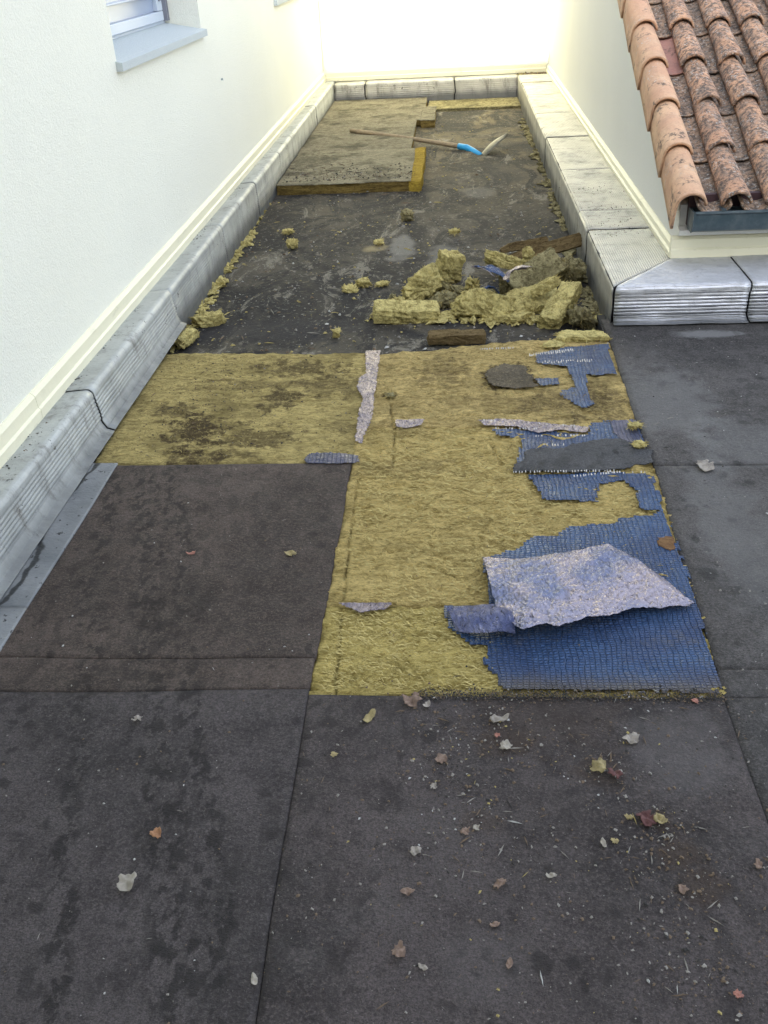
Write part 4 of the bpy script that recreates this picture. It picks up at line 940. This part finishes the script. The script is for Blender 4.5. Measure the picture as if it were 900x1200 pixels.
# ------------------------------------------------------------------ shovel
sh = empty('shovel', tuple(G(545, 172, -.02))); tag(sh, 'long handled shovel with blue socket lying across the far boards', 'shovel')
base = Vector(sh.location)
def L_(p): return Vector(p)-base
h0 = Vector(G(411, 153, .022)); h1 = Vector(GY(541, 172, 8.62)); s1 = Vector(GY(563, 182, 8.40))
pts = [h0.lerp(h1, t)+Vector((0, 0, .006*math.sin(t*3))) for t in np.linspace(0, 1, 12)]
curved('handle', [L_(p) for p in pts], [.019, .021, .021, .020, .019, .019, .019, .019, .020, .020, .021, .021], M_handle, sh, 12)
d = (h1-h0).normalized(); k1 = h1+d*.09+Vector((0, 0, -.004))
curved('socket', [L_(h1-d*.03), L_(h1+d*.05), L_(k1+Vector((.02, 0, -.02))), L_(s1)], [.027, .026, .026, .022], M_socket, sh, 12)
tip = Vector(GY(594, 156, 8.48)); ax = (tip-s1); Lb = ax.length; ax.normalize()
wd = Vector((-.35, -.75, -.25)); wd = (wd-ax*wd.dot(ax)).normalized(); nn_ = ax.cross(wd)
V = []; F = []; na, nw = 16, 11
for i in range(na):
    t = i/(na-1); half = .085*(1-max(0, (t-.45)/.55)**2.2)*(min(1, .75+t*2)) if t < 1 else .004
    for j in range(nw):
        s = j/(nw-1)*2-1
        p = s1+ax*(t*Lb)+wd*(s*half)+nn_*(.022*(s*s)-.020*math.sin(t*math.pi))
        V.append(L_(p))
for i in range(na-1):
    for j in range(nw-1): F.append((i*nw+j, i*nw+j+1, (i+1)*nw+j+1, (i+1)*nw+j))
bl = mesh_obj('blade', V, F, M_blade, sh); m = bl.modifiers.new('t', 'SOLIDIFY'); m.thickness = .003

# ------------------------------------------------------------------ leaves and scraps
def leaf(px, py, size, rot, mat, label, shape='oval', curl=.25, name='leaf', z=.004, cat='leaf'):
    c = G(px, py, z); n = 28; rings = 5; V = [(0, 0, 0)]; F = []; sd = int(px*3+py)
    for k in range(1, rings+1):
        for i in range(n):
            a = 2*math.pi*i/n
            irr = float(noise2(np.array(math.cos(a)*1.7+sd), np.array(math.sin(a)*1.7+sd*.7), 3)); irf = float(noise2(np.array(math.cos(a)*4.5+sd), np.array(math.sin(a)*4.5), 4))
            if shape == 'oval': r = .5*(1-.5*abs(math.sin(a)))*(1+.12*irr+.05*irf)
            elif shape == 'lobed': r = .45*(1-.25*abs(math.sin(a)))*(1+.38*irr+.22*irf)
            elif shape == 'half': r = .5*(.5+.5*abs(math.cos(a*.5+.6)))*(1+.2*irr+.12*irf)
            else: r = .44*(1+.5*irr+.3*irf)
            r *= k/rings; x = math.cos(a)*r; y = math.sin(a)*r
            z_ = curl*(x*x*1.1-y*y*.9)+curl*.35*float(noise2(np.array(x*5+sd), np.array(y*5), sd % 97))+curl*.25*abs(y)
            V.append((x*size, y*size, z_*size))
    F += [(0, 1+i, 1+(i+1) % n) for i in range(n)]
    for k in range(rings-1):
        for i in range(n): F.append((1+k*n+i, 1+(k+1)*n+i, 1+(k+1)*n+(i+1) % n, 1+k*n+(i+1) % n))
    zm = min(v[2] for v in V)
    V = [(a*.92, b*.92, c_-zm) for a, b, c_ in V]
    o = mesh_obj(name, V, F, M_leaf[mat]); o.location = c; o.rotation_euler = (0, 0, R(rot))
    m = o.modifiers.new('t', 'SOLIDIFY'); m.thickness = .0006
    tag(o, label, cat, 'dry leaves lying on the felt' if cat == 'leaf' else None); return o
leaf(467, 1116, .040, 60, 'brown', 'large curled brown leaf nearest the bottom edge of the roof', 'lobed', .5)
leaf(149, 1034, .046, 15, 'pale', 'large pale grey leaf at the left, below the orange one', 'half', .5)
leaf(182, 978, .028, 50, 'orange', 'orange brown leaf at the left of the seam', 'half', .6)
leaf(161, 843, .030, 60, 'grey', 'grey crumpled leaf just below the left cross seam', 'lobed', .5)
leaf(740, 867, .048, 20, 'grey', 'large flat grey leaf before the blue film', 'lobed', .4)
leaf(702, 902, .045, 100, 'yellow', 'yellow olive leaf clump beside a dark red leaf', 'rag', .7)
leaf(722, 910, .042, 10, 'red', 'dark red leaf touching the yellow olive clump', 'lobed', .6)
leaf(592, 876, .030, 120, 'pale', 'pale leaf scrap between the blue film and the bare felt', 'rag', .5)
leaf(583, 862, .016, 20, 'pink', 'tiny pink scrap above the pale leaf scrap', 'rag', .4)
leaf(517, 890, .032, 30, 'brown', 'brown curled leaf in front of the yellow board', 'rag', .5)
leaf(508, 923, .022, 70, 'grey', 'grey leaf scrap under the brown curled leaf', 'lobed', .5)
leaf(478, 1046, .030, 5, 'brown', 'small oval reddish leaf above the largest brown leaf', 'oval', .4)
leaf(487, 997, .030, 20, 'grey', 'dull grey leaf flat on the middle felt', 'lobed', .3)
leaf(586, 1036, .034, 45, 'brown', 'brown crumpled leaf in the middle foreground', 'lobed', .6)
leaf(646, 1027, .024, 5, 'pale', 'pale pointed leaf right of the brown crumpled leaf', 'oval', .5)
leaf(707, 990, .024, 100, 'pale', 'upright pale leaf scrap above the soil stain', 'oval', .6)
leaf(773, 965, .032, 110, 'yellow', 'tan curled leaf on the rust brown soil stain', 'half', .7)
leaf(758, 961, .036, 20, 'red', 'rusty leaf beside the tan curled leaf', 'rag', .4)
leaf(889, 1015, .026, 80, 'brown', 'brown leaf at the right edge of the picture', 'lobed', .5)
leaf(298, 1149, .026, 110, 'pale', 'small pale oval leaf on the front seam', 'oval', .4)
leaf(224, 649, .030, 10, 'pink', 'reddish sliver of leaf on the brown felt panel', 'oval', .5)
leaf(341, 649, .032, 30, 'yellow', 'yellow scrap on the brown felt panel beside the board', 'rag', .4)
leaf(433, 841, .045, 55, 'yellow', 'yellow green sliver just before the front board', 'oval', .5)
leaf(392, 884, .018, 0, 'yellow', 'tiny yellow green scrap before the front board', 'rag', .3)
leaf(865, 1165, .018, 60, 'pink', 'tiny orange red scrap at the bottom right', 'rag', .3)
leaf(545, 975, .024, 60, 'brown', 'brown leaf bits near the two pale chips', 'rag', .5)
leaf(558, 970, .016, 10, 'pale', 'whitish chip beside the brown leaf bits', 'rag', .4)
leaf(580, 1132-48, .022, 20, 'brown', 'faint brown leaf sliver in the lower middle', 'oval', .4)
leaf(597, 1131, .024, 75, 'brown', 'narrow upright brown leaf in the lower middle', 'oval', .5)
leaf(496, 1134, .022, 150, 'grey', 'narrow grey leaf beside the largest brown leaf', 'oval', .4)
leaf(824, 545, .075, 20, 'grey', 'grey angular foil scrap on the right felt', 'rag', .25, 'foil_scrap', cat='scrap')
leaf(482, 822, .050, 10, 'brown', 'brown leaf at the front edge of the yellow board', 'rag', .5)
leaf(500, 815+12, .030, 60, 'grey', 'grey leaf tucked beside the brown one at the board edge', 'oval', .5)
leaf(585, 845, .050, 12, 'grey', 'long grey twig-like leaf before the blue film', 'oval', .6)
leaf(815, 822, .02, 50, 'pink', 'small pink scrap at the front right corner of the blue film', 'rag', .3)
leaf(720, 985, .016, 10, 'yellow', 'tiny tan scrap left of the soil stain', 'rag', .3)
leaf(800, 1042, .028, 30, 'brown', 'brown leaf in the litter on the soil stain', 'lobed', .5)
leaf(737, 958, .02, 0, 'yellow', 'tan leaf bit above the upright pale leaf', 'lobed', .5)

# ------------------------------------------------------------------ grit and litter (uncountable)
def grit(name, label, sampler, n, sizes, mats, seed, z=.003, twig=.08, parent=None):
    r = random.Random(seed); V = []; F = []; MI = []
    for i in range(n):
        x, y = sampler(r); s = sizes[0]+(sizes[1]-sizes[0])*r.random()**3; k = len(V); a = r.random()*6.28; ca, sa = math.cos(a), math.sin(a)
        if r.random() < twig: l, w_, h = s*3.5, s*.35, s*.35
        else: l, w_, h = s*r.uniform(.7, 1.2), s*r.uniform(.4, 1.), s*r.uniform(.2, .6)
        for (u, v_, q_) in ((-1, -.3, 0), (-.2, -1, .1), (1, -.2, 0), (.3, 1, .1), (-.3, .2, 1), (.4, -.1, .8)):
            u *= l; v_ *= w_; V.append((x+u*ca-v_*sa, y+u*sa+v_*ca, z+q_*h*1.6))
        f = [(0, 1, 4), (1, 5, 4), (1, 2, 5), (2, 3, 5), (3, 4, 5), (3, 0, 4)]
        F += [tuple(a_+k for a_ in t) for t in f]; mi = r.choices(range(len(mats)), weights=[q_[1] for q_ in mats])[0]; MI += [mi]*6
    o = mesh_obj(name, V, F, [q_[0] for q_ in mats], parent, smooth=False, mi=MI); tag(o, label, None, None, 'stuff'); return o
def clusters(cl, bx, wt):
    pts = [(G(px, py)[:2], rr) for px, py, rr in cl]
    def f(r):
        if r.random() < wt:
            c, rr = pts[r.randrange(len(pts))]; return c[0]+r.gauss(0, rr), c[1]+r.gauss(0, rr*.8)
        return r.uniform(bx[0], bx[1]), r.uniform(bx[2], bx[3])
    return f
mg = [(M_grit[0], 3), (M_grit[1], 5), (M_grit[2], 2), (M_grit[3], .3), (M_grit[4], .25)]
grit('litter', 'small dry litter and grit on the front felt', clusters([(580, 865, .09), (520, 850, .08), (640, 860, .1), (790, 1020, .06), (810, 1080, .08), (770, 970, .04), (700, 905, .06), (560, 960, .05), (520, 900, .05), (600, 1010, .12), (830, 1150, .06)], (-.36, .75, .86, 1.7), .6), 3000, (.0010, .0052), mg, 1)
grit('litter', 'sparse pale grit on the left felt', clusters([(0, 870, .05)], (-1.15, -.37, .86, 2.83), 0), 420, (.0008, .0040), [(M_grit[0], 3), (M_grit[1], 2), (M_grit[4], 1)], 2)
grit('litter', 'pale grit on the right felt', clusters([(760, 820, .05), (720, 400, .05)], (.66, 1.3, 1.0, 4.1), .1), 650, (.0012, .0052), [(M_grit[0], 3), (M_grit[2], 2), (M_grit[4], 1)], 3)
grit('soil_ridge', 'dark crumbly soil along the front edge of the boards', lambda r: (r.uniform(-.1, .62), 1.688+r.gauss(0, .011)), 4200, (.0008, .0036), [(M_grit[2], 6), (M_grit[1], 2), (M_grit[0], .2)], 4, .002, .05)
grit('litter', 'wool crumbs strewn over the bare deck', lambda r: (r.uniform(-1.33, .7), 3.95+abs(r.gauss(0, 1))*2.4), 1500, (.003, .013), [(M_grit[3], 4), (M_grit[0], 3), (M_grit[1], 3), (M_grit[4], .6)], 5, -.067, .1)
grit('litter', 'dark crumbs on the yellow boards', lambda r: (r.uniform(-.3, .6), r.uniform(1.72, 3.9)), 420, (.0012, .004), [(M_grit[2], 3), (M_grit[1], 4)], 6, -.002, .2)
grit('litter', 'dark dirt on the grimy board', lambda r: (r.gauss(-1.0, .13) if r.random() < .5 else r.uniform(-1.28, -.4), r.uniform(2.92, 3.85)), 1100, (.0015, .0055), [(M_grit[2], 5), (M_grit[1], 4), (M_grit[0], .4)], 7, -.001, .1)
grit('litter', 'dirt and crumbs on the nearest far board', lambda r: (r.uniform(-1.3, -.3), 7.25+abs(r.gauss(0, .25))), 700, (.003, .012), [(M_grit[2], 5), (M_grit[1], 3), (M_grit[0], 1)], 8, .006, .1)
def kt(xa, xb, ya, yb): return lambda r: (r.uniform(xa, xb), r.uniform(ya, yb))
grit('litter', 'dark moss bits on top of the left kerb', lambda r: (XL+r.uniform(.02, .10), r.choice([2.7, 3.55, 3.3, 5.2, 5.35, 6.3, 4.0, 7.4, 8.3])+r.gauss(0, .12)), 420, (.0012, .006), [(M_grit[2], 5), (M_grit[1], 2)], 9, .172, .1)
grit('litter', 'dark moss bits on top of the right kerb', lambda r: (r.gauss(.86, .09), r.choice([5.5, 5.45, 5.2, 5.05, 5.95])+r.gauss(0, .07)), 420, (.0015, .006), [(M_grit[2], 5), (M_grit[1], 2)], 10, .174, .1)
grit('litter', 'dry moss in the far corner of the right kerb', lambda r: (XR-r.uniform(.03, .34), 11.47+r.gauss(0, .05)), 300, (.006, .02), [(M_grit[1], 5), (M_grit[3], 2)], 11, .165, .2)
